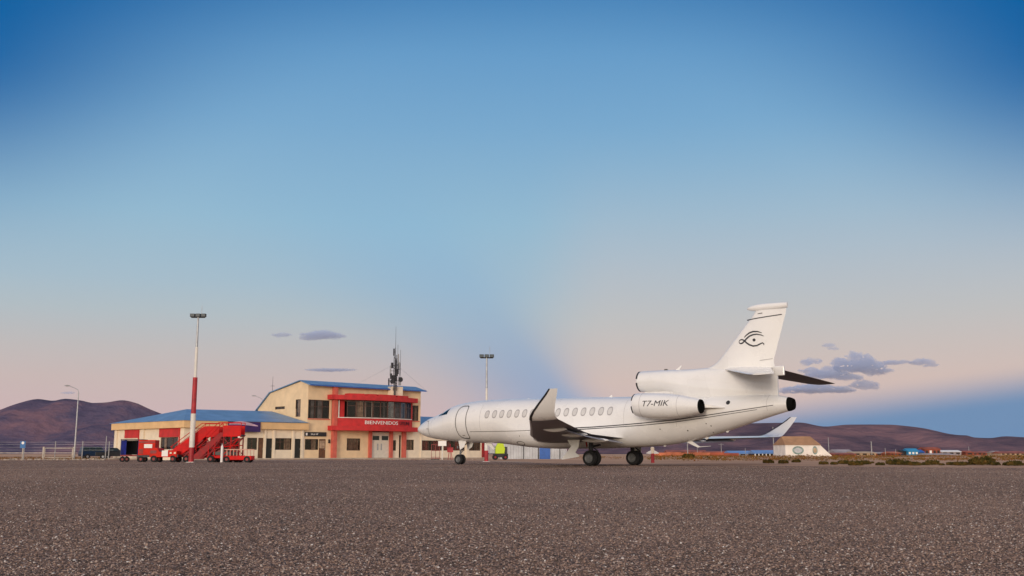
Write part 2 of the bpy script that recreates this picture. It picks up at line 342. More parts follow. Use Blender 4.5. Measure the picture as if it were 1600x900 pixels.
def lerp_tab(x, tab):       # smooth (monotone cubic) interpolation of rows (x, a, b, ...)
    n = len(tab)
    if x <= tab[0][0]: return tab[0][1:]
    if x >= tab[-1][0]: return tab[-1][1:]
    for i in range(n - 1):
        if tab[i][0] <= x <= tab[i + 1][0]: break
    out = []
    h = tab[i + 1][0] - tab[i][0]; t = (x - tab[i][0]) / h
    for k in range(1, len(tab[0])):
        sl = lambda j: (tab[j + 1][k] - tab[j][k]) / (tab[j + 1][0] - tab[j][0])
        d = sl(i); a = d if i == 0 else (0 if sl(i - 1) * d <= 0 else 2 / (1 / sl(i - 1) + 1 / d)); b = d if i == n - 2 else (0 if sl(i + 1) * d <= 0 else 2 / (1 / sl(i + 1) + 1 / d))
        out.append(tab[i][k] * (2 * t ** 3 - 3 * t * t + 1) + a * h * (t ** 3 - 2 * t * t + t) + tab[i + 1][k] * (3 * t * t - 2 * t ** 3) + b * h * (t ** 3 - t * t))
    return out

# ------------------------------------------------------------------ setting: ground, apron, hills, clouds
g = MB()
GX = [-15000, -6000, -2500, -800, -300, -120, 120, 300, 800, 2500, 6000, 15000]; GY = [-2000, -200, 30, 100, 200, 400, 800, 1600, 3000, 6000, 16000]
for i in range(len(GX) - 1):
    for j in range(len(GY) - 1): g.quad((GX[i], GY[j], -0.012), (GX[i + 1], GY[j], -0.012), (GX[i + 1], GY[j + 1], -0.012), (GX[i], GY[j + 1], -0.012))
gr = g.build('ground', 'dirt'); tag(gr, kind='structure')
bm = bmesh.new(); bm.from_mesh(gr.data); bmesh.ops.remove_doubles(bm, verts=bm.verts, dist=0.01); bm.to_mesh(gr.data); bm.free()
edge = [(-140, 84), (-90, 92), (-48, 99), (-30, 103), (-10.8, 104), (-4, 92), (0, 78), (2.6, 66), (5.0, 61), (7.4, 58.2), (12.9, 51.6), (21.6, 44.5), (40, 40), (90, 33)]
ap = MB(); pts = []
for a, b in zip(edge, edge[1:]):
    for k in range(12):
        t = k / 12; x = a[0] + (b[0] - a[0]) * t; y = a[1] + (b[1] - a[1]) * t
        pts.append((x, y + 0.5 * noise.noise(Vector((x * 0.35, y * 0.2, 3)))))
for a, b in zip(pts, pts[1:]): ap.quad((a[0], -40, 0), (b[0], -40, 0), (b[0], b[1], 0), (a[0], a[1], 0))
tag(ap.build('apron', 'apron'), kind='structure')

def ridge_hills(name, prof, dist, depth, seed, m):
    """prof: (azimuth tan, height m) ridge seen from the apron; slopes fall to the plain before and behind it"""
    b = MB(); rs = []
    NX, NY = 180, 34
    x0 = prof[0][0]; x1 = prof[-1][0]
    for j in range(NY + 1):
        t = j / NY; row = []
        y = dist - depth + t * depth * 1.9
        for i in range(NX + 1):
            a = x0 + (x1 - x0) * i / NX
            x = a * dist
            (hr,) = lerp_tab(a, prof)
            u = (y - (dist - depth)) / depth
            f = (u ** 1.25) if u < 1 else max(0.0, 1 - (u - 1) / 0.9) ** 1.3
            rel = 1 - abs(u - 1) if u < 1.9 else 0
            nz = noise.fractal(Vector((x * 0.0013 + seed, y * 0.0009, seed)), 0.75, 2.2, 8)
            rid = 1 - abs(noise.noise(Vector((x * 0.0022 + 5 * seed, y * 0.0005, 1.7))) * 2)
            damp = 7 * u * (1 - u) ** 1.6 if u < 1 else 0.0
            h = hr * f * (1 + (0.40 * nz + 0.34 * (rid - 0.5)) * damp) - (12 if (j == 0 or j == NY) else 0)
            row.append((x, y, h - 4))
        rs.append(row)
    b.rings(rs, closed=False, cap0=False, cap1=False)
    o = b.build(name, m, smooth=True, auto=180); return tag(o, kind='structure')
ridge_hills('hills', [(-0.80, 60), (-0.66, 190), (-0.58, 240), (-0.52, 262), (-0.498, 299), (-0.480, 351), (-0.462, 378), (-0.447, 366), (-0.436, 380), (-0.420, 368), (-0.408, 351), (-0.395, 355), (-0.380, 370), (-0.367, 352), (-0.352, 307), (-0.336, 264), (-0.315, 200), (-0.28, 150), (-0.22, 95), (-0.15, 55), (-0.06, 30), (0.0, 0)], 7000, 1300, 1.3, 'hill_l')
ridge_hills('hills', [(-0.02, 0), (0.03, 60), (0.09, 110), (0.14, 172), (0.175, 192), (0.205, 205), (0.238, 213), (0.262, 216), (0.279, 218), (0.304, 190), (0.326, 203), (0.345, 204), (0.366, 203), (0.385, 192), (0.40, 178), (0.42, 146), (0.438, 122), (0.463, 112), (0.478, 124), (0.50, 117), (0.53, 124), (0.60, 190), (0.70, 150), (0.82, 40)], 7000, 1300, 4.1, 'hill_r')

def cloud_mat():
    m = bpy.data.materials.new('cloud_vapour'); m.use_nodes = True; t = m.node_tree; t.nodes.clear(); N = NT(t)
    v = N.n('ShaderNodeVolumePrincipled'); v.inputs['Color'].default_value = (0.66, 0.76, 0.95, 1); v.inputs['Density'].default_value = 0.011; v.inputs['Anisotropy'].default_value = 0.0
    o = N.n('ShaderNodeOutputMaterial'); t.links.new(v.outputs[0], o.inputs['Volume']); return m
M['cloud'] = cloud_mat()
def cloud(label, lobes, dist=12500.0, seed=0, group=None, thick=0.55):
    """lobes: (azimuth tan, elevation tan, half width, half height) -> one lumpy body of vapour"""
    rnd = random.Random(seed); bm = bmesh.new()
    ax = sum(l[0] for l in lobes) / len(lobes); ez = sum(l[1] for l in lobes) / len(lobes)
    org = Vector((ax * dist, dist, ez * dist))
    for (a, e, w, h) in lobes:
        for k in range(5):
            f = rnd.uniform(-0.62, 0.62) if k else 0
            s = (1 - abs(f)) * rnd.uniform(0.62, 0.85) if k else 0.85
            r = bmesh.ops.create_icosphere(bm, subdivisions=3, radius=1)
            cx = (a + f * w) * dist - org.x; cz = (e + h * 0.25 * rnd.uniform(-.6, .6)) * dist - org.z
            for v in r['verts']:
                z = v.co.z * h * dist * s * 1.25
                if v.co.z < 0: z *= 0.6
                v.co = Vector((cx + v.co.x * w * dist * 0.85 * (0.7 + 0.5 * s), rnd.uniform(-1, 1) * 0 + v.co.y * w * dist * thick, cz + z))
    me = bpy.data.meshes.new('cloud'); bm.to_mesh(me); bm.free(); me.materials.append(M['cloud'])
    o = bpy.data.objects.new('cloud', me); C.objects.link(o); o.location = org
    hmin = min(l[3] for l in lobes) * dist
    r = o.modifiers.new('merge', 'REMESH'); r.mode = 'VOXEL'; r.voxel_size = max(3, hmin * 0.085)
    tx = bpy.data.textures.new('billow', 'CLOUDS'); tx.noise_scale = hmin * 1.5; tx.noise_depth = 3
    d = o.modifiers.new('billow', 'DISPLACE'); d.texture = tx; d.strength = hmin * 1.7; d.mid_level = 0.5; d.texture_coords = 'LOCAL'
    t2 = bpy.data.textures.new('wisp', 'CLOUDS'); t2.noise_scale = hmin * 0.45; t2.noise_depth = 4
    d2 = o.modifiers.new('wisp', 'DISPLACE'); d2.texture = t2; d2.strength = hmin * 0.55; d2.mid_level = 0.5; d2.texture_coords = 'LOCAL'
    return tag(o, label, 'cloud', group)
def ca(px): return (px - 800) / 1597.5
def ce(py): return math.tan(math.atan((450 - py) / 1597.5) + R(9.22)) * 1.0
CG = 'small dusk clouds over the right hills'
def cl(label, boxes, seed, group=None, **k):
    cloud(label, [(ca(x), ce(y), w / 1597.5, h / 1597.5) for x, y, w, h in boxes], seed=seed, group=group, **k)
cl('largest billowing grey-blue cloud to the right of the aircraft tail', [(1345, 572, 36, 14), (1318, 568, 20, 8), (1366, 580, 24, 9), (1338, 557, 15, 8), (1352, 562, 14, 8), (1326, 576, 22, 8)], 3, CG)
cl('long low grey-blue cloud just behind the dark tailplane', [(1290, 585, 34, 8), (1268, 580, 18, 6), (1318, 590, 26, 6), (1296, 578, 16, 6)], 5, CG)
cl('flat lilac cloud bank below the dark tailplane', [(1270, 608, 44, 8), (1300, 610, 38, 5), (1235, 612, 20, 5)], 8, CG)
cl('small wedge cloud below and right of the largest cloud', [(1348, 602, 20, 8), (1360, 605, 14, 5)], 11, CG)
cl('small rounded cloud above the right tailplane beside the fin', [(1267, 565, 15, 6)], 14, CG)
cl('tiny slanting wisp of cloud, highest of the right-hand clouds', [(1297, 540, 10, 4), (1305, 545, 8, 3)], 17, CG)
cl('thin elongated cloud between the largest cloud and the rightmost one', [(1395, 567, 20, 4), (1412, 566, 14, 3)], 19, CG)
cl('rightmost small dark cloud, flat bottomed', [(1442, 567, 18, 6), (1455, 571, 12, 4)], 22, CG)
cl('lens shaped lilac cloud above the two-storey building roof', [(484, 528, 20, 5), (500, 524, 26, 8), (518, 525, 18, 6), (506, 520, 14, 4)], 25)
cl('very faint small smudge of cloud left of the lens shaped cloud', [(438, 523, 14, 4)], 28)
cl('thin dark sliver of cloud just above the blue roof of the terminal', [(514, 578, 34, 2.6)], 31)
cl('thin sliver of cloud behind the left street lamp', [(110, 614, 11, 2.0)], 33)

# ------------------------------------------------------------------ business jet
JA = R(35.695)
jet = empty('business_jet', (-5.611, 61.72, 0), -JA, 'white three-engined business jet with upturned winglets and an eye emblem on its fin', 'airplane')
# local axes: x = aft from the nose, y = to the right wing (the left wing, y < 0, is on the camera side), z = up
FUS = [(0.0, 2.06, 1.96, 2.01, 0.05), (0.12, 2.19, 1.86, 2.01, 0.16), (0.32, 2.33, 1.76, 2.01, 0.28), (0.6, 2.49, 1.65, 2.02, 0.41), (0.95, 2.64, 1.55, 2.03, 0.55), (1.4, 2.78, 1.47, 2.05, 0.69), (1.8, 2.90, 1.42, 2.09, 0.80), (2.15, 3.00, 1.38, 2.15, 0.89),
       (2.5, 3.19, 1.34, 2.22, 0.97), (2.8, 3.30, 1.31, 2.28, 1.03), (3.26, 3.43, 1.28, 2.33, 1.10), (4.2, 3.55, 1.23, 2.38, 1.18), (5.2, 3.61, 1.20, 2.41, 1.22), (6.0, 3.62, 1.18, 2.41, 1.23), (6.8, 3.62, 1.11, 2.41, 1.25), (7.6, 3.61, 1.02, 2.41, 1.30), (8.6, 3.60, 0.93, 2.40, 1.38),
       (10.3, 3.58, 0.86, 2.40, 1.43), (12.0, 3.56, 0.86, 2.40, 1.42), (14.2, 3.52, 0.90, 2.40, 1.34), (15.5, 3.51, 0.95, 2.40, 1.25), (16.6, 3.50, 1.03, 2.42, 1.18), (18.2, 3.48, 1.27, 2.50, 1.07), (19.9, 3.46, 1.71, 2.62, 0.90), (21.2, 3.43, 2.09, 2.76, 0.70), (22.2, 3.37, 2.38, 2.87, 0.49), (22.6, 3.31, 2.49, 2.90, 0.41), (22.93, 3.23, 2.57, 2.90, 0.33)]
def fsec(s): return lerp_tab(s, FUS)
def bexp(s):       # squarer belly along the wing fairing
    return 2.0 + 0.9 * max(0, min(1, (s - 6.5) / 2.0)) * max(0, min(1, (16.8 - s) / 2.2))
def wexp(s): return max(0, min(1, (s - 6.5) / 2.0)) * max(0, min(1, (16.8 - s) / 2.2))
def cabw(s, hw):   # cabin half width above the fairing
    return min(hw, 1.23)
def fring(s, n=56):
    zt, zb, zc, hw = fsec(s); out = []; e = bexp(s)
    for k in range(n):
        t = 2 * math.pi * k / n; c, sn = math.cos(t), math.sin(t)
        if sn >= 0: y = cabw(s, hw) * c; z = zc + (zt - zc) * sn
        else:
            blend = min(1, -sn * 3.0) if e > 2.01 else 1
            h = cabw(s, hw) + (hw - cabw(s, hw)) * (blend * blend * (3 - 2 * blend))
            y = h * (abs(c) ** (2 / e)) * (1 if c >= 0 else -1); z = zc - (zc - zb) * (abs(sn) ** (2 / e))
        out.append((s, y, z))
    return out
def ysurf(s, z):
    zt, zb, zc, hw = fsec(s); cw = cabw(s, hw)
    if z >= zc: return cw * math.sqrt(max(0.0, 1 - min(1, (z - zc) / (zt - zc)) ** 2))
    e = bexp(s); sn = min(1.0, (zc - z) / (zc - zb)) ** (e / 2)
    c = math.sqrt(max(0, 1 - sn * sn)); bl = min(1, sn * 3) if e > 2.01 else 1
    return (cw + (hw - cw) * (bl * bl * (3 - 2 * bl))) * c ** (2 / e)
def fpt(s, z, off, side):
    y = ysurf(s, z); e = 0.02
    dyz = (ysurf(s, z + e) - ysurf(s, z - e)) / (2 * e); dys = (ysurf(min(22.9, s + .05), z) - ysurf(s - .05, z)) / .1
    n = Vector((-dys, 1.0, -dyz)).normalized()
    p = Vector((s, y, z)) + n * off
    return (p.x, p.y * side, p.z)
f = MB(); ss = [0.0, .04, .08, .12, .2, .32, .45, .6, .78, .95, 1.15, 1.4, 1.6, 1.8, 2.0, 2.15, 2.3, 2.5, 2.65, 2.8, 3.0, 3.26, 3.7] + [4.2 + 0.3 * k for k in range(63)]
ss = [x for x in ss if x < 22.7] + [22.75, 22.93]
f.rings([fring(s) for s in ss], cap1=False)
fus = f.build('fuselage', 'white_paint', jet, smooth=True)
# tail cone nozzle of the centre engine
z2 = MB(); n = 28
def ell(s, zc, a, b, yc=0, n=28): return [(s, yc + a * math.cos(2 * math.pi * k / n), zc + b * math.sin(2 * math.pi * k / n)) for k in range(n)]
z2.rings([ell(22.93, 2.90, .335, .335), ell(23.02, 2.90, .33, .325), ell(23.12, 2.90, .29, .29), ell(23.2, 2.90, .25, .25), ell(23.15, 2.90, .22, .22), ell(22.95, 2.9, .2, .2)], cap0=False)
z2.build('exhaust_nozzle', 'soot', jet, smooth=True)
# centre engine duct and dorsal body
DUCT = [(15.1, 4.77, 3.77, 0.50), (15.2, 4.79, 3.745, .53), (15.6, 4.80, 3.73, 0.545), (16.5, 4.80, 3.70, 0.55), (17.3, 4.78, 3.45, 0.545), (18.0, 4.77, 3.2, 0.53), (18.8, 4.80, 3.1, 0.49), (19.6, 4.78, 3.0, 0.43), (20.5, 4.74, 3.0, 0.34), (21.3, 4.70, 3.0, 0.25), (22.0, 4.66, 3.0, 0.15), (22.46, 4.62, 3.0, 0.06)]
def dring(s, n=40, k0=1.0):
    zt, zb, hw = lerp_tab(s, DUCT); zc = (4.28 if s < 17 else 4.28 - (s - 17) * 0.12); out = []
    for k in range(n):
        t = 2 * math.pi * k / n; c, sn = math.cos(t), math.sin(t)
        h = (zt - zc) if sn >= 0 else (zc - zb)
        wy = hw if (sn >= 0 or s < 16.5) else hw * (1 + min(1, (s - 16.5) / 1.5) * 0.15)
        e = 1.0 if (sn >= 0 or s < 16.5) else 1 - 0.5 * min(1, (s - 16.5) / 1.5)
        out.append((s, wy * k0 * (abs(c) ** e) * (1 if c >= 0 else -1), zc + h * k0 * sn))
    return out
d = MB(); lip = [(s, y * 0.90, 4.27 + (z - 4.27) * 0.90) for s, y, z in dring(15.12)]
inner = [(s + 0.5, y * 0.85, 4.27 + (z - 4.27) * 0.85) for s, y, z in dring(15.12)]
d.rings([lip] + [dring(x) for x in [15.1, 15.14, 15.2, 15.35, 15.6, 16.0, 16.5, 16.9, 17.3, 17.7, 18.0, 18.4, 18.8, 19.2, 19.6, 20.0, 20.5, 20.9, 21.3, 21.7, 22.0, 22.3, 22.46]], cap0=False)
duct = d.build('centre_engine_duct', 'white_paint', jet, smooth=True)
MB().rings([inner, lip], cap1=False).build('intake_throat', 'soot', duct, smooth=True)
def arc_ribbon(s0, s1, t0, t1, fn, name, parent, m):
    b = MB(); A = []; Bq = []
    for k in range(13):
        t = t0 + (t1 - t0) * k / 12; A.append(fn(s0, t)); Bq.append(fn(s1, t))
    for k in range(12): b.quad(A[k], A[k + 1], Bq[k + 1], Bq[k])
    return b.build(name, m, parent, smooth=True)
for a0, a1 in ((98, 168), (190, 262), (10, 82), (278, 350)):     # black lip marks of the intake
    def fn(s, t):
        c, sn = math.cos(t), math.sin(t); return (s, 0.535 * c, 4.27 + 0.525 * sn)
    arc_ribbon(15.085, 15.17, R(a0), R(a1), fn, 'lip_mark', duct, 'black')
# dorsal pylon between duct and cabin roof
MB().rings([[(15.35 + 0.2 * j, 0.10 * math.cos(t) * (1 + j * .3), 3.62 + 0.16 * math.sin(t)) for t in [2 * math.pi * k / 12 for k in range(12)]] for j in range(12)]).build('duct_fairing', 'white_paint', jet, smooth=True)
# side engines
def nacelle(side):
    y0 = 2.0 * side; b = MB()
    T = [(15.94, 2.985, .46), (15.90, 2.985, .50), (15.92, 2.983, .535), (16.0, 2.98, .56), (16.25, 2.955, .595), (16.7, 2.92, .62), (17.2, 2.89, .625), (17.8, 2.868, .60), (18.4, 2.85, .53), (18.9, 2.835, .43), (19.4, 2.82, .325), (19.41, 2.82, .295)]
    b.rings([ell(s, z, r, r, y0, 40) for s, z, r in T], cap0=False, cap1=False)
    nc = b.build('side_engine', 'white_paint', jet, smooth=True)
    MB().rings([ell(16.5, 2.94, .40, .40, y0, 40), ell(15.94, 2.985, .46, .46, y0, 40)], cap1=False).build('intake_throat', 'soot', nc, smooth=True)
    MB().rings([ell(19.41, 2.82, .295, .295, y0, 32), ell(19.33, 2.82, .27, .27, y0, 32), ell(19.34, 2.82, .02, .02, y0, 32)], cap0=False).build('exhaust_nozzle', 'soot', nc, smooth=True)
    MB().rings([ell(19.36, 2.82, .338, .338, y0, 32), ell(19.43, 2.82, .322, .322, y0, 32), ell(19.43, 2.82, .28, .28, y0, 32)], cap0=False, cap1=False).build('nozzle_rim', 'soot', nc, smooth=True)
    def fn(s, t): return (s, y0 + 0.537 * math.cos(t) * 1.01, 2.983 + 0.537 * math.sin(t) * 1.01)
    for a0, a1 in ((98, 160), (190, 232), (20, 82), (300, 350)): arc_ribbon(15.885, 15.96, R(a0), R(a1), fn, 'lip_mark', nc, 'black')
    for s_, zc_, r_ in ((16.38, 2.945, .606), (18.35, 2.852, .538)): MB().rings([ell(s_ - .008, zc_, r_, r_, y0, 40), ell(s_ + .008, zc_, r_, r_, y0, 40)], cap0=False, cap1=False).build('cowl_joint', 'winring', nc)
    p = MB()
    def pr(s, ya, yb, t, zc): return [(s, ya, zc + t), (s, yb, zc + t), (s, yb, zc - t), (s, ya, zc - t)]
    p.rings([pr(16.9, 0.9 * side, 1.5 * side, .02, 3.0), pr(17.2, 0.85 * side, 1.6 * side, .11, 3.0), pr(18.6, 0.8 * side, 1.7 * side, .12, 2.93), pr(19.3, 0.7 * side, 1.5 * side, .08, 2.86), pr(20.1, 0.6 * side, .92 * side, .015, 2.78)])
    p.build('engine_pylon', 'white_paint', jet, smooth=True)
    # registration along the outer side
    V, F = text_mesh('T7-MIK', 0.42, 0.003, 0.22, 0.0)
    xs = [v[0] for v in V]; w = max(xs) - min(xs); tb = MB(); L0, L1 = 16.58, 17.98
    if side < 0: mapx = lambda x: L0 + (x - min(xs)) / w * (L1 - L0)
    else: mapx = lambda x: L1 - (x - min(xs)) / w * (L1 - L0)
    for v in V:
        s = mapx(v[0]); z = 2.87 + v[1] * 0.93; zc, r = lerp_tab(s, [(a, bb, c) for a, bb, c in T[2:]]) ; dz = z - zc
        yy = math.sqrt(max(0, r * r - dz * dz)) + 0.006 + v[2]
        tb.v.append((s, y0 + side * yy, z))
    tb.f = F; tb.build('registration_lettering', 'stripe', nc)
nacelle(-1); nacelle(1)
# fin
FIN = [(4.45, 18.3, 22.35, 0.20), (4.78, 18.75, 22.32, 0.19), (4.88, 19.10, 22.30, .185), (5.05, 19.36, 22.30, 0.18), (5.24, 19.56, 22.36, 0.175), (5.8, 20.06, 22.53, 0.16), (6.4, 20.60, 22.72, 0.14), (6.82, 20.97, 22.85, 0.125), (7.2, 21.30, 22.97, 0.11), (7.5, 21.52, 23.03, 0.09)]
def foil(c, n=14):      # closed airfoil outline (x 0..1, half thickness 0..1)
    o = []
    for k in range(n + 1):
        x = 0.5 * (1 - math.cos(math.pi * k / n)); y = 2.9 * (0.2969 * math.sqrt(x) - 0.126 * x - 0.3516 * x * x + 0.2843 * x ** 3 - 0.1036 * x ** 4) / 0.29; o.append((x, max(y, 0.0) * 1.0))
    return o
FO = foil(1)
def fin_ring(z):
    le, te, th = lerp_tab(z, FIN); c = te - le
    up = [(le + c * x, th * y, z) for x, y in FO]; dn = [(le + c * x, -th * y, z) for x, y in reversed(FO[1:-1])]
    return up + dn
zz = [4.45 + k * 0.1 for k in range(31)]
fin = MB().rings([fin_ring(z) for z in zz]).build('fin', 'white_paint', jet, smooth=True)
def fin_y(s, z):
    le, te, th = lerp_tab(z, FIN); x = max(0, min(1, (s - le) / (te - le)))
    return th * max(0, 2.9 * (0.2969 * math.sqrt(x) - 0.126 * x - 0.3516 * x * x + 0.2843 * x ** 3 - 0.1036 * x ** 4) / 0.29)
BU = [(21.05, 7.57, .015, .02), (21.12, 7.58, .07, .08), (21.3, 7.58, .11, .13), (21.6, 7.59, .145, .17), (22.0, 7.595, .155, .18), (22.5, 7.60, .145, .165), (22.9, 7.61, .11, .14), (23.08, 7.61, .09, .13)]
MB().rings([ell(s, z, a, b) for s, z, a, b in BU]).build('fin_tip_fairing', 'white_paint', fin, smooth=True)
def ribbon(pts, w, fn, name, parent, m, side, off=0.008, sub=6):
    P = []
    for a, b in zip(pts, pts[1:]):
        for k in range(sub): P.append((a[0] + (b[0] - a[0]) * k / sub, a[1] + (b[1] - a[1]) * k / sub))
    P.append(pts[-1]); L = []; Rr = []
    for i, p in enumerate(P):
        a = P[max(0, i - 1)]; b = P[min(len(P) - 1, i + 1)]; dx, dz = b[0] - a[0], b[1] - a[1]; l = math.hypot(dx, dz) or 1
        ww = w if not callable(w) else w(i / (len(P) - 1))
        nx, nz = -dz / l * ww / 2, dx / l * ww / 2
        L.append(fn(p[0] + nx, p[1] + nz, off, side)); Rr.append(fn(p[0] - nx, p[1] - nz, off, side))
    b = MB()
    for i in range(len(P) - 1): b.quad(L[i], L[i + 1], Rr[i + 1], Rr[i])
    return b
def finpt(s, z, off, side): return (s, side * (fin_y(s, z) + off), z)
for side in (-1, 1):
    def add(pts, w, nm): ribbon(pts, w, finpt, '', None, None, side, 0.012 if nm != 'eye_upper_line' else 0.014).build(nm, 'stripe', fin)
    tp = lambda t: (math.sin(math.pi * min(1, t * 1.0)) ** 0.6) * 0.055 + 0.018
    add([(20.62, 5.98), (20.67, 6.05), (20.75, 6.08), (20.84, 6.06), (20.92, 6.00), (21.02, 5.90), (21.16, 5.80), (21.34, 5.73), (21.52, 5.74), (21.68, 5.81), (21.80, 5.86), (21.86, 5.82), (21.87, 5.74)], tp, 'eye_lower_line')     # lower lid
    add([(20.62, 5.98), (20.66, 5.91), (20.74, 5.88), (20.82, 5.91), (20.92, 6.00), (21.04, 6.12), (21.18, 6.22), (21.36, 6.28), (21.55, 6.29), (21.76, 6.24), (21.88, 6.18)], tp, 'eye_upper_line')     # upper lid with the loop
    add([(20.90, 6.17), (21.02, 6.28), (21.18, 6.38), (21.36, 6.43), (21.58, 6.42), (21.80, 6.34)], tp, 'eyebrow')     # brow
    disc = [finpt(21.40 + 0.075 * math.cos(2 * math.pi * k / 16), 6.02 + 0.075 * math.sin(2 * math.pi * k / 16), 0.014, side) for k in range(16)]
    MB().quad(*disc).build('pupil', 'stripe', fin)
    ribbon([(21.02, 7.02), (22.80, 7.17)], 0.045, finpt, '', None, None, side, 0.012).build('fin_stripe', 'stripe', fin)
    ribbon([(21.62, 7.285), (21.86, 7.30)], 0.04, finpt, '', None, None, side, 0.012).build('vent_mark', 'greyline', fin)
    ribbon([(21.62, 5.02), (22.25, 5.08)], 0.03, finpt, '', None, None, side, 0.012).build('rudder_joint', 'winring', fin)
MB().box(22.30, 22.80, -0.07, 0.07, 4.26, 4.72).build('tailplane_fairing', 'white_paint', jet, bevel=0.04)
# lifting surface helper: stations (s_le, y, z, chord, thickness, cant)
def lift(st, side, lean=0.0, n=12):
    rs = []
    for (s, y, z, c, t, cant) in st:
        ny, nz = -math.sin(cant), math.cos(cant)
        up = [(s + c * x, side * (y + ny * t * q * 0.5), z + lean * y + nz * t * q * 0.5 + 0.0) for x, q in FO]
        dn = [(s + c * x, side * (y - ny * t * q * 0.5), z + lean * y - nz * t * q * 0.5) for x, q in reversed(FO[1:-1])]
        rs.append(up + dn)
    return rs
for side in (-1, 1):
    lean = -0.0145 * side
    st = [(8.9, 0.9, 1.36, 5.8, .44, 0), (9.4, 1.5, 1.38, 5.2, .42, 0), (10.1, 2.6, 1.42, 4.45, .37, 0), (11.05, 4.2, 1.47, 3.60, .31, 0), (12.3, 6.0, 1.50, 3.1, .28, 0), (13.7, 8.0, 1.59, 2.5, .23, 0), (15.2, 10.2, 1.68, 1.95, .17, 0), (16.25, 11.75, 1.75, 1.56, .13, .05),
          (16.50, 12.1, 1.80, 1.38, .11, .30), (16.70, 12.36, 1.92, 1.22, .10, .65), (16.95, 12.55, 2.10, 1.06, .09, 1.0), (17.37, 12.76, 2.40, .82, .075, 1.2), (17.80, 12.93, 2.72, .58, .06, 1.25), (18.08, 13.04, 2.95, .40, .045, 1.25)]
    wing = MB().rings(lift(st, side, lean), cap0=True).build('wing', 'white_paint', jet, smooth=True)
    lower = []
    for (s, y, z, c, t, cant) in st[:9]:
        ny, nz = -math.sin(cant), math.cos(cant)
        lower.append([(s + c * x, side * (y - ny * (t * q * 0.5 + .004)), z + lean * y - nz * (t * q * 0.5 + .004)) for x, q in FO[2:-1]])
    MB().rings(lower, closed=False, cap0=False, cap1=False).build('underside_shade', 'under_shade', wing, smooth=True)  # wing underside shade, put in as a dark grey layer
    strip_ = []
    for k in range(13):
        sx = 10.35 + 2.9 * k / 12; yy = 2.55 + .35 * math.sin(k / 12 * 2.2)
        zz = 1.42 - .37 * .5 * (0.62 + .38 * math.sin(math.pi * min(1, (sx - 10.1) / 3.2))) + lean * yy - .02
        strip_.append([(sx, side * (yy - .05), zz), (sx, side * (yy + .07), zz + .004)])
    MB().rings(strip_, closed=False, cap0=False, cap1=False).build('slat_track_strip', 'white_paint', wing)
    # bare metal leading edge
    sl = []
    for (s, y, z, c, t, cant) in st[1:]:
        ny, nz = -math.sin(cant), math.cos(cant); k = 1.0
        row = []
        for x, q in [(0.05, 1), (0.018, 1), (0.0, 0), (0.018, -1), (0.05, -1)]:
            xx = x; yv = max(0, 2.9 * (0.2969 * math.sqrt(xx) - 0.126 * xx - 0.3516 * xx * xx) / 0.29) * q
            row.append((s + c * xx - 0.012, side * (y + ny * (t * yv * 0.5 + 0.006 * q)), z + lean * y + nz * (t * yv * 0.5 + 0.006 * q)))
        sl.append(row)
    MB().rings(sl[:8], closed=False, cap0=False, cap1=False).build('leading_edge', 'slat', wing, smooth=True)
    we = []  # black strip stands in for a dark reflection on the winglet's front edge
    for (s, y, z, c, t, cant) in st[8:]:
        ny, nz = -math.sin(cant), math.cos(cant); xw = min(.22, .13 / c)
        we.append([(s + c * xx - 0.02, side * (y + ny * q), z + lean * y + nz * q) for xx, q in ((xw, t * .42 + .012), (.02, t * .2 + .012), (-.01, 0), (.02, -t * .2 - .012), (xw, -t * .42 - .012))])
    MB().rings(we, closed=False, cap0=False, cap1=False).build('winglet_dark_reflection', 'black', wing, smooth=True)
    for (yy, s0, zz0, L) in ((3.4, 13.6, 1.22, 1.5), (6.3, 14.3, 1.40, 1.4), (9.0, 15.1, 1.54, 1.2)):     # flap track fairings
        r = [[(s0 + L * t, side * yy + 0.09 * math.sin(math.pi * min(.98, max(.02, t))) ** .6 * math.cos(a), zz0 + lean * yy - 0.02 + 0.12 * math.sin(math.pi * min(.98, max(.02, t))) ** .6 * math.sin(a)) for a in [2 * math.pi * k / 12 for k in range(12)]] for t in [0, .05, .15, .3, .5, .7, .85, .95, 1]]
        MB().rings(r).build('flap_track_fairing', 'white_paint', wing, smooth=True)
    # trailing flap, slightly drooped
    fl = []
    for (s, y, z, c) in [(14.35, 1.55, 1.26, 0.55), (14.45, 4.0, 1.38, .5), (15.2, 6.5, 1.47, .42), (15.95, 8.8, 1.58, .36)]:
        fl.append([(s - .1, side * y, z + lean * y + .03), (s + c * .8, side * y, z - .10 + lean * y), (s + c, side * y, z - .17 + lean * y), (s - .1, side * y, z - .05 + lean * y)])
    MB().rings(fl).build('flap', 'under_shade', wing)
    # tailplane
    tp_ = [(19.75, 0.05, 4.66, 2.5, .22, 0), (20.1, 0.5, 4.62, 2.25, .20, 0), (21.3, 2.2, 4.36, 1.75, .15, 0), (22.5, 3.75, 4.10, 1.25, .10, 0), (22.85, 4.05, 4.05, 1.0, .06, 0)]
    tpo = MB().rings(lift(tp_, side)).build('tailplane', 'white_paint', jet, smooth=True)
    MB().rings([[(s + c * x, side * y, z - t * q * 0.5 - .004) for x, q in FO[1:-1]] for (s, y, z, c, t, cant) in tp_[1:]], closed=False, cap0=False, cap1=False).build('underside_shade', 'tail_shade', tpo, smooth=True)  # tailplane underside shade, put in as a near-black layer
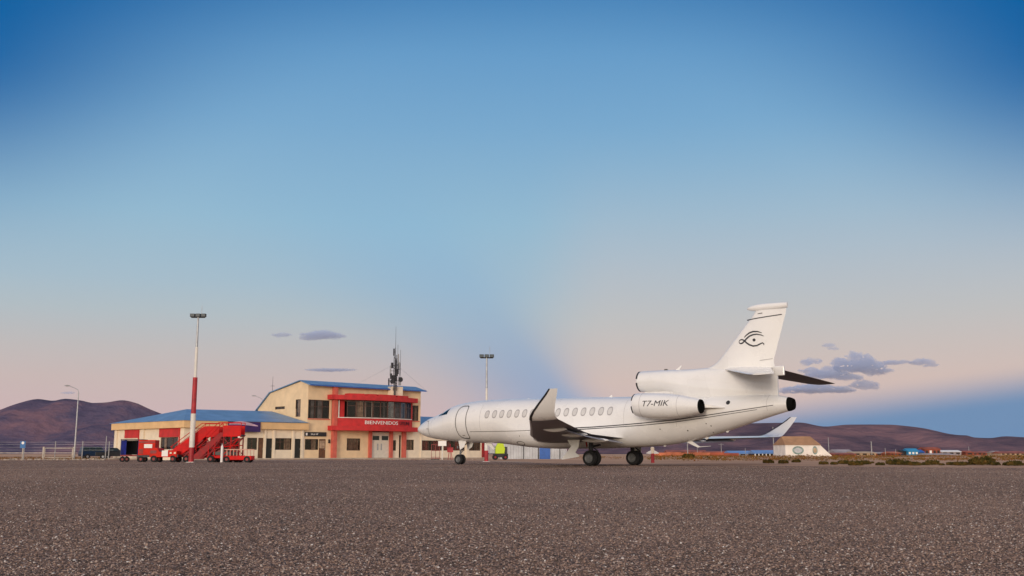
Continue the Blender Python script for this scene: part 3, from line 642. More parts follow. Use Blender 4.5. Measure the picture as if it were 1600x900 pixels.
# doors, windows, stripes
def patch(poly_lo, poly_hi, nx, nz, off, side):
    b = MB(); rows = []
    for i in range(nx + 1):
        t = i / nx
        def at(pl):
            s = pl[0][0] + (pl[-1][0] - pl[0][0]) * t
            for a, c in zip(pl, pl[1:]):
                if a[0] <= s <= c[0] + 1e-9: return (s, a[1] + (c[1] - a[1]) * (s - a[0]) / max(1e-9, c[0] - a[0]))
            return pl[-1]
        lo, hi = at(poly_lo), at(poly_hi)
        rows.append([fpt(lo[0], lo[1] + (hi[1] - lo[1]) * k / nz, off, side) for k in range(nz + 1)])
    b.rings(rows, closed=False, cap0=False, cap1=False); return b
DOOR = [(3.92, 3.22), (4.10, 3.28), (4.42, 3.28), (4.52, 3.22), (4.545, 3.10), (4.545, 2.8), (4.55, 2.4), (4.555, 2.0), (4.56, 1.68), (4.555, 1.53), (4.48, 1.46), (4.15, 1.46), (3.96, 1.52), (3.84, 1.68), (3.79, 2.0), (3.77, 2.4), (3.78, 2.8), (3.82, 3.08)]
dr = ribbon(DOOR + [DOOR[0]], 0.05, fpt, '', None, None, -1, 0.006, 3).build('cabin_door', 'gasket', jet)
hd = MB().box(4.14, 4.34, -1.30, -1.26, 1.62, 1.66)
ribbon([(4.1, 1.63), (4.28, 1.63)], 0.03, fpt, '', None, None, -1, 0.012, 2).build('door_handle', 'greyline', dr)
def winobj(s, z, side):
    n = 20; w, h = 0.145, 0.205
    def pt(k, f, off): 
        t = 2 * math.pi * k / n; c, q = math.cos(t), math.sin(t)
        return fpt(s + w * f * (abs(c) ** .8) * (1 if c > 0 else -1) + 0.02 * q, z + h * f * (abs(q) ** .9) * (1 if q > 0 else -1), off, side)
    rim = MB().rings([[pt(k, 1.10, 0.003) for k in range(n)], [pt(k, 1.0, 0.012) for k in range(n)], [pt(k, .80, 0.006) for k in range(n)]], cap0=False, cap1=False).build('cabin_window', 'winring', jet, smooth=True)
    MB().rings([[pt(k, .82, 0.007) for k in range(n)], [pt(k, .4, 0.007) for k in range(n)]], cap0=False, cap1=True).build('window_shade', 'winshade', rim, smooth=True)
for side in (-1, 1):
    for s in [6.05, 6.56, 7.06, 7.57, 8.08, 8.59, 9.10] + [10.74, 11.27, 11.80, 12.33, 12.86, 13.39, 13.92]: winobj(s, 2.76, side)
    ribbon([(4.75, 1.83), (6.5, 1.82), (8.0, 1.82), (9.25, 1.84)], 0.028, fpt, '', None, None, side).build('side_stripe', 'greyline', jet)
    ribbon([(9.25, 1.84), (10.4, 1.87), (11.49, 1.91), (13.0, 1.955), (14.3, 2.02), (15.66, 2.10), (17.44, 2.235), (19.15, 2.43), (20.8, 2.64), (21.9, 2.79), (22.35, 2.85)], lambda t: 0.062 - 0.035 * t, fpt, '', None, None, side).build('side_stripe', 'stripe', jet)
    ribbon([(10.9, 1.80), (12.2, 1.84), (13.3, 1.885), (15.66, 1.995), (17.44, 2.125), (19.15, 2.325), (20.8, 2.545), (21.6, 2.66)], lambda t: 0.050 - 0.03 * t, fpt, '', None, None, side).build('side_stripe', 'stripe', jet)
    # small access panels and ports on the rear fuselage
    for (s, z, r, m) in ((20.22, 3.02, 0.10, 'black'), (16.7, 1.80, 0.03, 'greyline'), (18.1, 1.72, 0.035, 'greyline'), (19.1, 2.04, 0.03, 'greyline'), (19.3, 1.93, 0.03, 'greyline'), (19.25, 1.62, 0.025, 'greyline'), (8.3, 1.55, .03, 'greyline')):
        MB().quad(*[fpt(s + r * math.cos(2 * math.pi * k / 14), z + r * math.sin(2 * math.pi * k / 14), 0.008, side) for k in range(14)]).build('service_port', m, jet)
    # air inlet outline ahead of the wing
    OV = [(8.15 + .30 * math.cos(t) - .0, 1.16 + 0.10 * math.sin(t)) for t in [2 * math.pi * k / 20 for k in range(21)]]
    ribbon(OV, 0.03, fpt, '', None, None, side, .006, 1).build('inlet_rim', 'gasket', jet)
    # radome joint and tail joint
    ribbon([(1.22, 2.52), (1.30, 2.35), (1.36, 2.1), (1.38, 1.9), (1.38, 1.65)], 0.022, fpt, '', None, None, side).build('radome_joint', 'greyline', jet)
    ribbon([(22.1, 3.33), (22.04, 3.0), (22.06, 2.6)], 0.012, fpt, '', None, None, side).build('tail_joint', 'winring', jet)
    for (s, z) in ((1.16, 2.50), (1.36, 2.04)):      # probes
        p = Vector(fpt(s, z, 0.0, side)); MB().tube(p, p + Vector((0, .07 * side, 0)), .014).tube(p + Vector((-.1, .07 * side, 0)), p + Vector((.06, .07 * side, 0)), .012).build('pitot_probe', 'greyline', jet)
    # cockpit glazing: side window, quarter window, windscreen
    patch([(2.34, 2.79), (2.94, 2.84)], [(2.34, 2.85), (3.06, 3.20)], 8, 6, 0.008, side).build('cockpit_window', 'cockpit', jet, smooth=True)
    patch([(2.06, 2.745), (2.32, 2.80)], [(2.06, 2.90), (2.32, 3.02)], 6, 5, 0.008, side).build('cockpit_window', 'cockpit', jet, smooth=True)
for s_ in (5.55, 14.75, 17.6):
    for side in (-1, 1): ribbon([(s_, z) for z in (3.3, 3.0, 2.6, 2.2, 1.9)], 0.012, fpt, '', None, None, side).build('panel_joint', 'winring', jet)
# antennas
for s in (7.9, 9.3, 13.2):
    MB().prism([(s, 3.53), (s + .20, 3.53), (s + .19, 3.63), (s + .12, 3.635)], 1, -.012, .012).build('blade_antenna', 'white_paint', jet)
MB().prism([(17.1, 4.77), (17.32, 4.77), (17.48, 4.98), (17.40, 4.99)], 1, -.015, .015).build('blade_antenna', 'white_paint', duct)
MB().prism([(16.45, 4.78), (16.7, 4.78), (16.62, 4.86), (16.5, 4.86)], 1, -.04, .04).build('beacon', 'greyline', duct)
MB().prism([(17.5, 1.22), (17.85, 1.26), (18.35, 0.93), (18.22, 0.90)], 1, -.035, .035).tube((18.25, 0, .93), (18.9, 0, 0.97), .02, .008).build('drain_mast', 'white_paint', jet)
MB().prism([(5.05, 1.22), (5.45, 1.22), (5.75, 0.86), (5.62, 0.84)], 1, -.03, .03).build('blade_antenna', 'white_paint', jet)
for s, z in ((16.3, 1.02), (18.6, 1.36), (19.7, 1.68)): MB().prism([(s, z + .05), (s + .22, z + .05), (s + .15, z - .06), (s + .06, z - .06)], 1, -.03, .03).build('blade_antenna', 'white_paint', jet)
# landing gear
def wheel(s, y, r, w, parent, name='wheel'):
    T = [(-w / 2, r * .62), (-w / 2 - .0, r * .86), (-w * .36, r * .97), (-w * .15, r), (w * .15, r), (w * .36, r * .97), (w / 2, r * .86), (w / 2, r * .62)]
    n = 32; b = MB(); b.rings([[(s + q * math.cos(2 * math.pi * k / n), y + yy, r + q * math.sin(2 * math.pi * k / n)) for k in range(n)] for yy, q in T], cap0=False, cap1=False)
    o = b.build(name, 'tyre', parent, smooth=True)
    RT = [(.0, .62), (.05, .61), (.09, .52), (.10, .46), (.06, .42), (.05, .22), (-.015, .20), (-.02, .02)]
    for sg in (-1, 1):
        bb = MB().rings([[(s + r * q * math.cos(2 * math.pi * k / n), y + sg * (w / 2 - yy * .6), r + r * q * math.sin(2 * math.pi * k / n)) for k in range(n)] for yy, q in RT], cap0=False, cap1=True)
        bb.build('rim', 'rim', o, smooth=True)
    return o
ng = MB().tube((3.22, 0, .28), (3.30, 0, 1.4), .055).tube((3.30, 0, .95), (3.30, 0, 1.5), .085).tube((3.22, -.17, .28), (3.22, .17, .28), .045).path([(3.30, 0, .95), (4.0, 0, 1.35)], .03).path([(3.30, -.05, .62), (3.5, -.05, .80), (3.32, -.05, 1.0)], .025).tube((3.1, -.08, .9), (3.1, -.08, 1.05), .05)
ngo = ng.build('nose_gear', 'rim', jet, smooth=True)
for y in (-.13, .13): wheel(3.22, y, .285, .14, jet)
for y in (-.36, .36): MB().prism([(3.38, 1.33), (3.95, 1.32), (3.80, .98), (3.50, .82)], 1, y - .012, y + .012).build('nose_gear_door', 'white_paint', jet)
for side in (-1, 1):
    y0 = 2.2 * side
    mg = MB().tube((13.44, y0, .38), (13.30, y0 * .93, 1.35), .075).tube((13.36, y0 * .97, .75), (13.30, y0 * .93, 1.4), .11).tube((13.44, y0 - .24, .38), (13.44, y0 + .24, .38), .06)
    mg.path([(13.36, y0 * .97, .95), (13.2, y0 * .45, 1.05)], .05).path([(13.44, y0, .55), (13.8, y0, .72), (13.42, y0, .98)], .035).tube((13.0, y0, .62), (13.3, y0, .50), .04)
    mg.build('main_gear', 'darksteel', jet, smooth=True)
    for dy in (-.20, .20): wheel(13.44, y0 + dy, .385, .25, jet)
    # leg door hanging outboard of the strut
    yd = 2.72 * side
    pts = [(12.30, 1.30), (13.05, 1.30), (12.98, 0.92), (12.78, .66), (13.04, .50), (12.95, .44), (11.95, .30), (12.35, 0.76), (12.55, 0.98)]
    if side > 0: pts = [(12.9, 1.30), (13.6, 1.30), (13.55, .62), (13.2, .62)]
    MB().prism([(a, b) for a, b in pts], 1, yd - .02, yd + .02).build('main_gear_door', 'white_paint', jet)
    MB().tube((13.15, y0, .95), (13.18, y0 + .15 * side, 1.32), .04).build('door_strut', 'maroon', jet)
# well of the centre doors
MB().prism([(11.9, .95), (12.2, .93), (12.05, .30), (11.95, .28)], 1, -.02, .02).build('belly_probe', 'maroon', jet)

# ------------------------------------------------------------------ terminal building
S45 = R(45)
term = empty('terminal_building', (-34.8, 110.0, 0), S45, 'cream airport terminal with red bowed upper storey and blue sheet roofs', 'building')
Z0 = 0.12
def P3(ax, a, off, z): return (a, off, z) if ax == 'u' else (off, a, z)
def wall(name, ax, off, a0, a1, z0, z1, holes, m, parent=term, rev=0.22, top=None):
    A = sorted({a0, a1} | {x for h in holes for x in h[:2] if a0 < x < a1}); Zs = sorted({z0, z1} | {x for h in holes for x in h[2:4] if z0 < x < z1})
    b = MB()
    for i in range(len(A) - 1):
        for j in range(len(Zs) - 1):
            ca_, cz = (A[i] + A[i + 1]) / 2, (Zs[j] + Zs[j + 1]) / 2
            if any(h[0] < ca_ < h[1] and h[2] < cz < h[3] for h in holes): continue
            b.quad(P3(ax, A[i], off, Zs[j]), P3(ax, A[i + 1], off, Zs[j]), P3(ax, A[i + 1], off, Zs[j + 1]), P3(ax, A[i], off, Zs[j + 1]))
    for (h0, h1, g0, g1) in [h[:4] for h in holes]:
        c = [(h0, g0), (h1, g0), (h1, g1), (h0, g1)]
        for k in range(4):
            p, q = c[k], c[(k + 1) % 4]; b.quad(P3(ax, p[0], off, p[1]), P3(ax, q[0], off, q[1]), P3(ax, q[0], off + rev, q[1]), P3(ax, p[0], off + rev, p[1]))
    if top:
        b.quad(*[P3(ax, a, off, z) for a, z in top])
    o = b.build(name, m, parent)
    bm = bmesh.new(); bm.from_mesh(o.data); bmesh.ops.remove_doubles(bm, verts=bm.verts, dist=0.0005); bm.to_mesh(o.data); bm.free()
    return o
def window(ax, off, h, n=2, transom=None, curtain=None, parent=term, cm='curtain', fm='frame', seed=0):
    a0, a1, z0, z1 = h[:4]; b = MB(); w = 0.055; d0, d1 = off + 0.08, off + 0.14
    def bar(x0, x1, y0, y1, e=0.0):
        p, q = P3(ax, x0, d0 + e, y0), P3(ax, x1, d1 + e, y1); b.box(p[0], q[0], p[1], q[1], y0, y1)
    bar(a0, a1, z0, z0 + w); bar(a0, a1, z1 - w, z1); bar(a0, a0 + w, z0 + w, z1 - w); bar(a1 - w, a1, z0 + w, z1 - w)
    for k in range(1, n):
        x = a0 + (a1 - a0) * k / n; bar(x - w / 2, x + w / 2, z0 + w, z1 - w, 0.001)
    if transom: bar(a0 + w, a1 - w, transom - w / 2, transom + w / 2, -0.001)
    f = b.build('window', fm, parent)
    MB().quad(P3(ax, a0 + .02, off + .11, z0 + .02), P3(ax, a1 - .02, off + .11, z0 + .02), P3(ax, a1 - .02, off + .11, z1 - .02), P3(ax, a0 + .02, off + .11, z1 - .02)).build('pane', 'glass', f)
    if curtain:
        rnd = random.Random(seed)
        for (c0, c1) in curtain:
            x0 = a0 + (a1 - a0) * c0; x1 = a0 + (a1 - a0) * c1; nn = max(6, int((x1 - x0) / 0.05)); cb = MB(); r0, r1 = [], []
            for k in range(nn + 1):
                x = x0 + (x1 - x0) * k / nn; dd = off + .30 + .035 * math.sin(k * 1.5 + rnd.random()); r0.append(P3(ax, x, dd, z0)); r1.append(P3(ax, x, dd, z1 - .03))
            cb.rings([r0, r1], closed=False, cap0=False, cap1=False); cb.build('curtain', cm, f, smooth=True)
    return f
def door(ax, off, h, m, glazed=False):
    a0, a1, z0, z1 = h[:4]; p, q = P3(ax, a0 + .03, off + .08, 0), P3(ax, a1 - .03, off + .14, 0)
    b = MB().box(p[0], q[0], p[1], q[1], z0, z1 - .03); d = b.build('door', m, term, bevel=.01)
    x = a0 + (a1 - a0) * .85; p, q = P3(ax, x, off + .04, 0), P3(ax, x + .04, off + .08, 0)
    MB().box(p[0], q[0], p[1], q[1], z0 + .95, z0 + 1.1).build('handle', 'steel', d)
    return d
# ---- left single-storey wing, front (along u) and side (along d)
FH = [(7.45, 8.75, 1.05, 2.38), (8.85, 9.55, Z0, 2.38), (9.85, 10.7, Z0, 2.33), (11.0, 13.25, 1.05, 2.38), (13.68, 14.5, Z0, 2.33)]
FH0 = [(0.9, 2.6, .95, 2.2), (3.0, 6.6, Z0, 2.6)]
wall('front_wall', 'u', 0.0, 0.0, 15.0, Z0, 3.36, FH0 + FH, 'cream_pale')
window('u', 0, FH0[0], 2, 1.7); window('u', 0, FH0[1], 4, 2.1)
window('u', 0, FH[0], 2, None, [(0.0, .18)]); door('u', 0, FH[1], 'doorbrown'); door('u', 0, FH[2], 'doordark')
window('u', 0, FH[3], 3, 1.95, [(.62, 1.0)], seed=4); door('u', 0, FH[4], 'doordark')
SH = [(1.55, 5.6, 1.08, 2.38), (11.1, 14.2, 1.1, 2.1)]
wall('side_wall', 'd', 0.0, 0.0, 17.0, Z0, 3.36, SH + [(-1, -.5, 0, .1)], 'cream_pale')
window('d', 0, SH[0], 3, None, [(.80, .92)], seed=2); window('d', 0, SH[1], 2, None)
for a0, a1 in ((1.25, 5.85), (10.9, 14.45)):
    MB().box(-.10, -.003, a0, a1, 2.40, 3.352).build('red_panel', 'redwall', term, bevel=.01)
    MB().box(-.12, -.004, a0 - .10, a0, Z0, 3.350).build('trim_post', 'redwall', term)
for a in (0.0, 9.5, 16.4): MB().box(-.16, -.005, a, a + .62, Z0, 3.348).build('pilaster', 'cream_pale', term, bevel=.01)
for a in (9.55, 10.72, 13.27, 14.52): MB().box(a, a + .26, -.12, -.005, Z0, 3.348).build('pilaster', 'cream_pale', term, bevel=.01)
MB().quad((0.01, 17.0, Z0), (15, 17.0, Z0), (15, 17.0, 3.36), (0.01, 17.0, 3.36)).build('rear_wall', 'cream_pale', term)
# ochre fascia
fb = MB(); fb.box(-.42, 15.25, -.42, -.20, 3.36, 4.12); fb.box(-.42, -.20, -.198, 17.4, 3.361, 4.119); fb.build('fascia', 'fascia', term, bevel=.015)
MB().box(-.198, 15.2, -.198, 17.2, 3.37, 3.45).build('soffit', 'cream', term)
E0, R1, R2 = 4.13, (3.4, 6.5, 5.62), (14.5, 6.5, 5.70)
c = [(-.5, -.5, E0), (15.3, -.5, E0 + .04), (15.3, 18.0, E0), (-.5, 18.0, E0)]
rf = MB().quad(c[0], c[1], R2, R1).quad(c[1], c[2], R2).quad(c[2], c[3], R1, R2).quad(c[3], c[0], R1)
rf.build('roof', 'blueroof', term)
# dark liners added close behind the windows, in place of unlit rooms
MB().quad((1.2, 1.2, Z0), (15.0, 1.2, Z0), (15.0, 1.2, 3.34), (1.2, 1.2, 3.34)).quad((1.2, 1.2, Z0), (1.2, 16.8, Z0), (1.2, 16.8, 3.34), (1.2, 1.2, 3.34)).build('dark_liner', 'room', term)
MB().quad((0.02, 0.02, Z0 + .01), (32.2, 0.02, Z0 + .01), (32.2, 16.8, Z0 + .01), (0.02, 16.8, Z0 + .01)).build('floor', 'room', term)
# ---- two-storey block
B0, B1, BD = 15.3, 32.5, 11.0
LH = [(14.85, 16.95, 1.06, 2.32), (17.0, 18.0, Z0, 2.32), (21.0, 23.05, 1.0, 2.45), (27.98, 28.6, 1.0, 2.3), (29.05, 29.38, Z0, 2.9), (30.13, 31.5, 1.08, 2.38)]
LH[0] = (15.05, 16.95, 1.06, 2.32)
wall('front_wall', 'u', 0.001, 15.0, 24.6, Z0, 3.4, [LH[0], LH[1], LH[2]], 'cream')
wall('front_wall', 'u', 0.001, 27.44, B1, Z0, 3.4, LH[3:], 'cream_pale')
window('u', 0, LH[0], 2, None, [(.55, .9)], seed=5); d = door('u', 0, LH[1], 'doorbrown')
MB().quad((17.12, .075, 1.25), (17.9, .075, 1.25), (17.9, .075, 2.15), (17.12, .075, 2.15)).build('door_pane', 'curtain', d)
window('u', 0, LH[2], 4, None, [(.02, .98)], seed=6); window('u', 0, LH[3], 1, None); window('u', 0, LH[4], 1, None)
window('u', 0, LH[5], 2, None, [(.05, .9)], seed=7)
# upper front wall, with the tall window left of the bay and the one to its right
UH = [(15.35, 18.38, 4.72, 6.92), (30.9, 32.2, 4.78, 6.75)]
wall('front_wall', 'u', 0.0, B0 - .02, 18.65, 3.4, 8.75, UH[:1], 'cream')
wall('front_wall', 'u', 0.0, 18.65, 30.6, 6.9, 8.75, [], 'cream')
wall('front_wall', 'u', 0.0, 30.6, B1, 3.4, 8.75, UH[1:], 'cream')
window('u', 0, UH[0], 3, 6.15, [(.18, .32), (.5, .72)], cm='blind', seed=8)
window('u', 0, UH[1], 2, 5.8, [(.05, .4), (.6, .95)], seed=9)
MB().box(15.30, 18.45, -.08, 0.0 - .002, 4.60, 4.70).box(30.8, 32.3, -.08, -.002, 4.66, 4.76).build('sill', 'salmon', term)
GP = [(0.0, 8.75), (1.6, 9.12), (8.2, 7.98), (10.95, 6.05)]
SWH = [(1.5, 2.55, 4.95, 7.0), (4.9, 7.0, 5.92, 6.28)]
sw = wall('side_wall', 'd', B0 - .02, 0.0, BD, 3.3, 5.9, [(1.5, 2.55, 4.95, 5.9)], 'cream')
g = MB()
def strip(a0, a1, z0):
    def top(a): 
        for p, q in zip(GP, GP[1:]):
            if p[0] <= a <= q[0]: return p[1] + (q[1] - p[1]) * (a - p[0]) / (q[0] - p[0])
        return GP[-1][1]
    g.quad((B0 - .02, a0, z0), (B0 - .02, a1, z0), (B0 - .02, a1, top(a1)), (B0 - .02, a0, top(a0)))
for a0, a1, z0 in ((0, 1.5, 5.9), (1.5, 1.6, 7.0), (1.6, 2.55, 7.0), (2.55, 4.9, 5.9), (4.9, 7.0, 6.28), (7.0, 8.2, 5.9), (8.2, 10.95, 5.9)): strip(a0, a1, z0)
g.quad((B0 - .02, 4.9, 5.9), (B0 - .02, 7.0, 5.9), (B0 - .02, 7.0, 5.95), (B0 - .02, 4.9, 5.95))
g.build('gable', 'cream', term)
window('d', B0 - .02, SWH[0], 1, None, [(.1, .9)], seed=10); window('d', B0 - .02, (4.9, 7.0, 5.95, 6.28), 3, None)
MB().quad((B1, 0, Z0), (B1, BD, Z0), (B1, BD, 6.0), (B1, 8.2, 7.98), (B1, 1.6, 9.12), (B1, 0, 8.75)).quad((B0, BD, Z0), (B1, BD, Z0), (B1, BD, 6.0), (B0, BD, 6.0)).build('rear_wall', 'cream', term)
MB().quad((15.32, 1.1, Z0), (32.48, 1.1, Z0), (32.48, 1.1, 8.6), (15.32, 1.1, 8.6)).quad((32.47, .3, Z0), (32.47, 1.1, Z0), (32.47, 1.1, 8.3), (32.47, .3, 8.3)).quad((16.4, 1.12, 3.5), (16.4, 10.9, 3.5), (16.4, 10.9, 5.8), (16.4, 1.12, 8.5)).quad((30.55, -.34, 3.93), (30.55, 0.9, 3.93), (30.55, .9, 7.0), (30.55, -.34, 7.0)).build('dark_liner', 'room', term)  # added dark liners that keep the upper windows black
MB().quad((15.4, .25, 3.42), (32.4, .25, 3.42), (32.4, 4.2, 3.42), (15.4, 4.2, 3.42)).build('upper_floor', 'room', term)
rp_ = [(-.65, 8.66), (1.6, 9.28), (8.2, 8.12), (11.3, 5.95)]
r_ = MB()
r_.rings([[(u, d_, z) for d_, z in rp_] + [(u, d_, z - .10) for d_, z in reversed(rp_)] for u in (B0 - .25, B1 + .45)])
r_.build('roof', 'blueroof', term)
MB().box(B0 - .2, B1 + .4, -.69, -.652, 8.53, 8.68).build('gutter', 'corr_blue', term)
# red pier and bowed bay
MB().box(18.68, 19.22, -.50, -.004, Z0, 8.60).build('pier', 'salmon', term, bevel=.01)
MB().tube((19.42, -.42, 4.0), (19.42, -.42, 7.0), .07).build('downpipe', 'whitepole', term)
UC, UHW = 24.85, 6.25
def bow(u): return 0.35 + 1.25 * max(0, 1 - ((u - UC) / UHW) ** 2)
def arcbox(u0, u1, extra, z0, z1, name, m, inner=0.0, parent=term, n=24, bevel=0):
    rs = []
    for k in range(n + 1):
        u = u0 + (u1 - u0) * k / n; b_ = -(bow(u) + extra); rs.append([(u, b_, z0), (u, -inner, z0), (u, -inner, z1), (u, b_, z1)])
    return MB().rings(rs).build(name, m, parent, bevel=bevel)
arcbox(18.15, 31.35, .55, 3.36, 3.92, 'canopy', 'redwall', .004, bevel=.02)
arcbox(19.24, 30.58, 0.0, 3.921, 4.86, 'sign_band', 'redwall', .006)
arcbox(19.24, 30.58, .05, 4.861, 4.95, 'bay_sill', 'whitepole', .008)
arcbox(18.0, 31.3, .55, 7.02, 7.58, 'upper_canopy', 'redwall', .004, bevel=.02)
for k, (a, b_) in enumerate([(20.3, 22.2), (22.8, 23.9), (24.2, 27.0), (27.4, 29.4)]):
    arcbox(a, b_, .35, 7.582, 7.80, 'parapet_block', 'redwall', -(bow((a + b_) / 2) + .1) * 0 + .3, n=8)
MB().box(19.24, 20.28, -.36, -.0045, 4.951, 7.018).build('bay_wall', 'redwall', term)
NB = 9; us = [20.30 + (30.55 - 20.30) * k / NB for k in range(NB + 1)]
for k in range(NB):
    a, b_ = us[k], us[k + 1]; pa = Vector((a, -bow(a) + .12, 0)); pb = Vector((b_, -bow(b_) + .12, 0)); dr_ = (pb - pa).normalized(); L = (pb - pa).length
    nrm = Vector((-dr_.y, dr_.x, 0)) ; q = MB(); z0, z1, tr = 4.955, 7.015, 6.35
    def bar(x0, x1, y0, y1, e=0.0):
        A = pa + dr_ * x0; Bp = pa + dr_ * x1; o0 = nrm * (-.03 + e); o1 = nrm * (.03 + e)
        r = [A + o0, Bp + o0, Bp + o1, A + o1]; q.hexa([(p.x, p.y, y0) for p in r], [(p.x, p.y, y1) for p in r])
    bar(0, L, z0, z0 + .06); bar(0, L, z1 - .06, z1); bar(0.001, .07, z0 + .06, z1 - .06, .001); bar(L - .07, L - .001, z0 + .06, z1 - .06, .001); bar(.07, L - .07, tr - .03, tr + .03, .002)
    w_ = q.build('window', 'frame', term)
    A, Bp = pa + dr_ * .03, pa + dr_ * (L - .03)
    MB().quad((A.x, A.y, z0), (Bp.x, Bp.y, z0), (Bp.x, Bp.y, z1), (A.x, A.y, z1)).build('pane', 'glass', w_)
    spec = {1: [(0.1, .9, 'curtain')], 2: [(0.05, .3, 'whitepole')], 3: [(0.0, .22, 'whitepole')], 4: [(0.6, .8, 'blind')], 5: [(.75, 1, 'blind')], 6: [(0, 1, 'blind')], 7: [(0, .7, 'blind')], 8: [(.1, .5, 'curtain'), (.7, 1, 'blind')]}.get(k, [])
    for c0, c1, cmat in spec:
        r0, r1 = [], []; nn = 14
        for j in range(nn + 1):
            p = pa + dr_ * (L * (c0 + (c1 - c0) * j / nn)) + nrm * (.28 + .03 * math.sin(j * 1.7)); r0.append((p.x, p.y, z0)); r1.append((p.x, p.y, z1 - .05))
        MB().rings([r0, r1], closed=False, cap0=False, cap1=False).build('curtain', cmat, w_, smooth=True)
arcbox(19.3, 30.5, -.25, 7.0, 7.018, 'bay_ceiling', 'room', -1.0)
MB().box(30.59, 30.86, -.34, -.0045, 3.93, 7.018).build('bay_wall', 'redwall', term)
def band_text(txt, u0, u1, zb, hgt, m, off=.012):
    V, F = text_mesh(txt, 1.0, 0.02); xs = [v[0] for v in V]; w = max(xs) - min(xs); hh = max(v[1] for v in V); b = MB()
    for v in V:
        u = u0 + (v[0] - min(xs)) / w * (u1 - u0); b.v.append((u, -(bow(u) + off + .03 + v[2]), zb + v[1] / hh * hgt))
    b.f = F; return b.build('lettering', m, term)
band_text('BIENVENIDOS', 22.55, 27.7, 4.16, .42, 'letter'); band_text('UYUNI', 28.05, 30.0, 4.16, .42, 'letterdark')
# ground floor piers and doors under the bay
for a, b_ in ((24.22, 24.60), (27.44, 27.86), (29.42, 30.0)): MB().box(a, b_, -.30, -.004, Z0, 3.355).build('pillar', 'salmon', term, bevel=.01)
for a, b_ in ((24.62, 26.02), (26.03, 27.42)):
    d = MB().box(a, b_, -.02, .05, Z0 + .01, 3.26).build('gate_door', 'doorwhite', term, bevel=.01)
    MB().box(a + .25, b_ - .15, -.035, -.021, 2.28, 2.80).build('door_window', 'cockpit', d)
    MB().box((a + .95) if a < 25 else a + .1, (a + 1.15) if a < 25 else a + .3, -.03, -.021, 1.05, 1.85).build('notice', 'steel', d)
# small sign board
sb = MB().box(14.96, 17.93, -.12, -.006, 2.64, 3.13).build('sign_board', 'black', term)
V, F = text_mesh('SALA VIP', .26, .006); b = MB(); b.v = [(15.75 + v[0], -.125 - v[2], 2.79 + v[1]) for v in V]; b.f = F; b.build('lettering', 'letter', sb)
MB().box(15.06, 15.28, -.128, -.121, 2.74, 3.02).build('pictogram', 'letter', sb)
MB().box(18.30, 18.50, -.14, -.004, 1.85, 2.30).build('speaker_box', 'black', term)
# chimney block and red ball valves
MB().box(27.0, 28.6, -1.15, -.1, 7.59, 8.95).build('tank_housing', 'cream_pale', term, bevel=.02)
# ---- right single-storey wing
RH = [(32.75, 36.4, 1.03, 2.32), (36.5, 40.3, 1.03, 2.32), (41.1, 43.2, 1.03, 2.32)]
wall('front_wall', 'u', .002, B1, 44.0, Z0, 3.38, RH, 'cream_pale')
for k, h in enumerate(RH): window('u', 0, h, 6, None, [(.05, .35), (.6, .95)], seed=12 + k, cm='maroon' if k < 2 else 'doorbrown')
for a in (32.52, 40.45): MB().box(a, a + .5 - .3 * (a < 33), -.10, -.004, Z0, 3.37).build('pilaster', 'cream_pale', term)
MB().quad((44, 0, Z0), (44, 14, Z0), (44, 14, 3.38), (44, 0, 3.38)).quad((32.6, 14, Z0), (44, 14, Z0), (44, 14, 3.38), (32.6, 14, 3.38)).build('side_wall', 'cream_pale', term)
MB().box(B1 + .02, 44.3, -.42, -.2, 3.38, 3.62).build('fascia', 'maroon', term)
MB().box(43.4, 44.15, -.3, -.003, Z0, 3.37).build('pier', 'maroon', term)
MB().quad((32.6, 1.1, Z0), (43.98, 1.1, Z0), (43.98, 1.1, 3.37), (32.6, 1.1, 3.37)).build('dark_liner', 'room', term)  # added dark liner behind the right wing's windows
MB().rings([[(u, -.55, 3.60), (u, 5.5, 5.62), (u, 14.6, 3.60), (u, 14.6, 3.5), (u, 5.5, 5.5), (u, -.55, 3.5)] for u in (B1 + .05, 44.8)]).build('roof', 'blueroof', term)
# purple banner over the entrance
bn = MB().box(4.7, 8.75, -.56, -.50, 3.0, 4.10).build('banner', 'banner', None); bn.location = (-34.8, 110, 0); bn.rotation_euler = (0, 0, S45)
tag(bn, 'dark purple banner with a pale swoosh hanging from the terminal fascia', 'banner')
pw = MB(); rs = []
for k in range(15):
    t = k / 14; u = 4.8 + 3.6 * t; z = 3.78 + .20 * math.sin(t * 3.4 + .3); h = .16 * math.sin(math.pi * (.08 + .9 * t)) + .03; rs.append([(u, -.565, z - h), (u, -.565, z + h)])
pw.rings(rs, closed=False, cap0=False, cap1=False).build('swoosh', 'pink', bn)
# pavement round the terminal
def loc45(u, d_): return (-34.8 + .70711 * (u - d_), 110 + .70711 * (u + d_))
pv = MB(); q = [loc45(-2.6, -3.2), loc45(46, -3.2), loc45(46, -.0), loc45(-0.0, -.0)]
pv.hexa([(x, y, 0.0) for x, y in q], [(x, y, .12) for x, y in q]); q = [loc45(-2.6, -3.2), loc45(0, 0), loc45(0, 19), loc45(-2.6, 19)]
pv.hexa([(x, y, 0.0) for x, y in q], [(x, y, .121) for x, y in q]); tag(pv.build('pavement', 'kerb'), kind='structure')
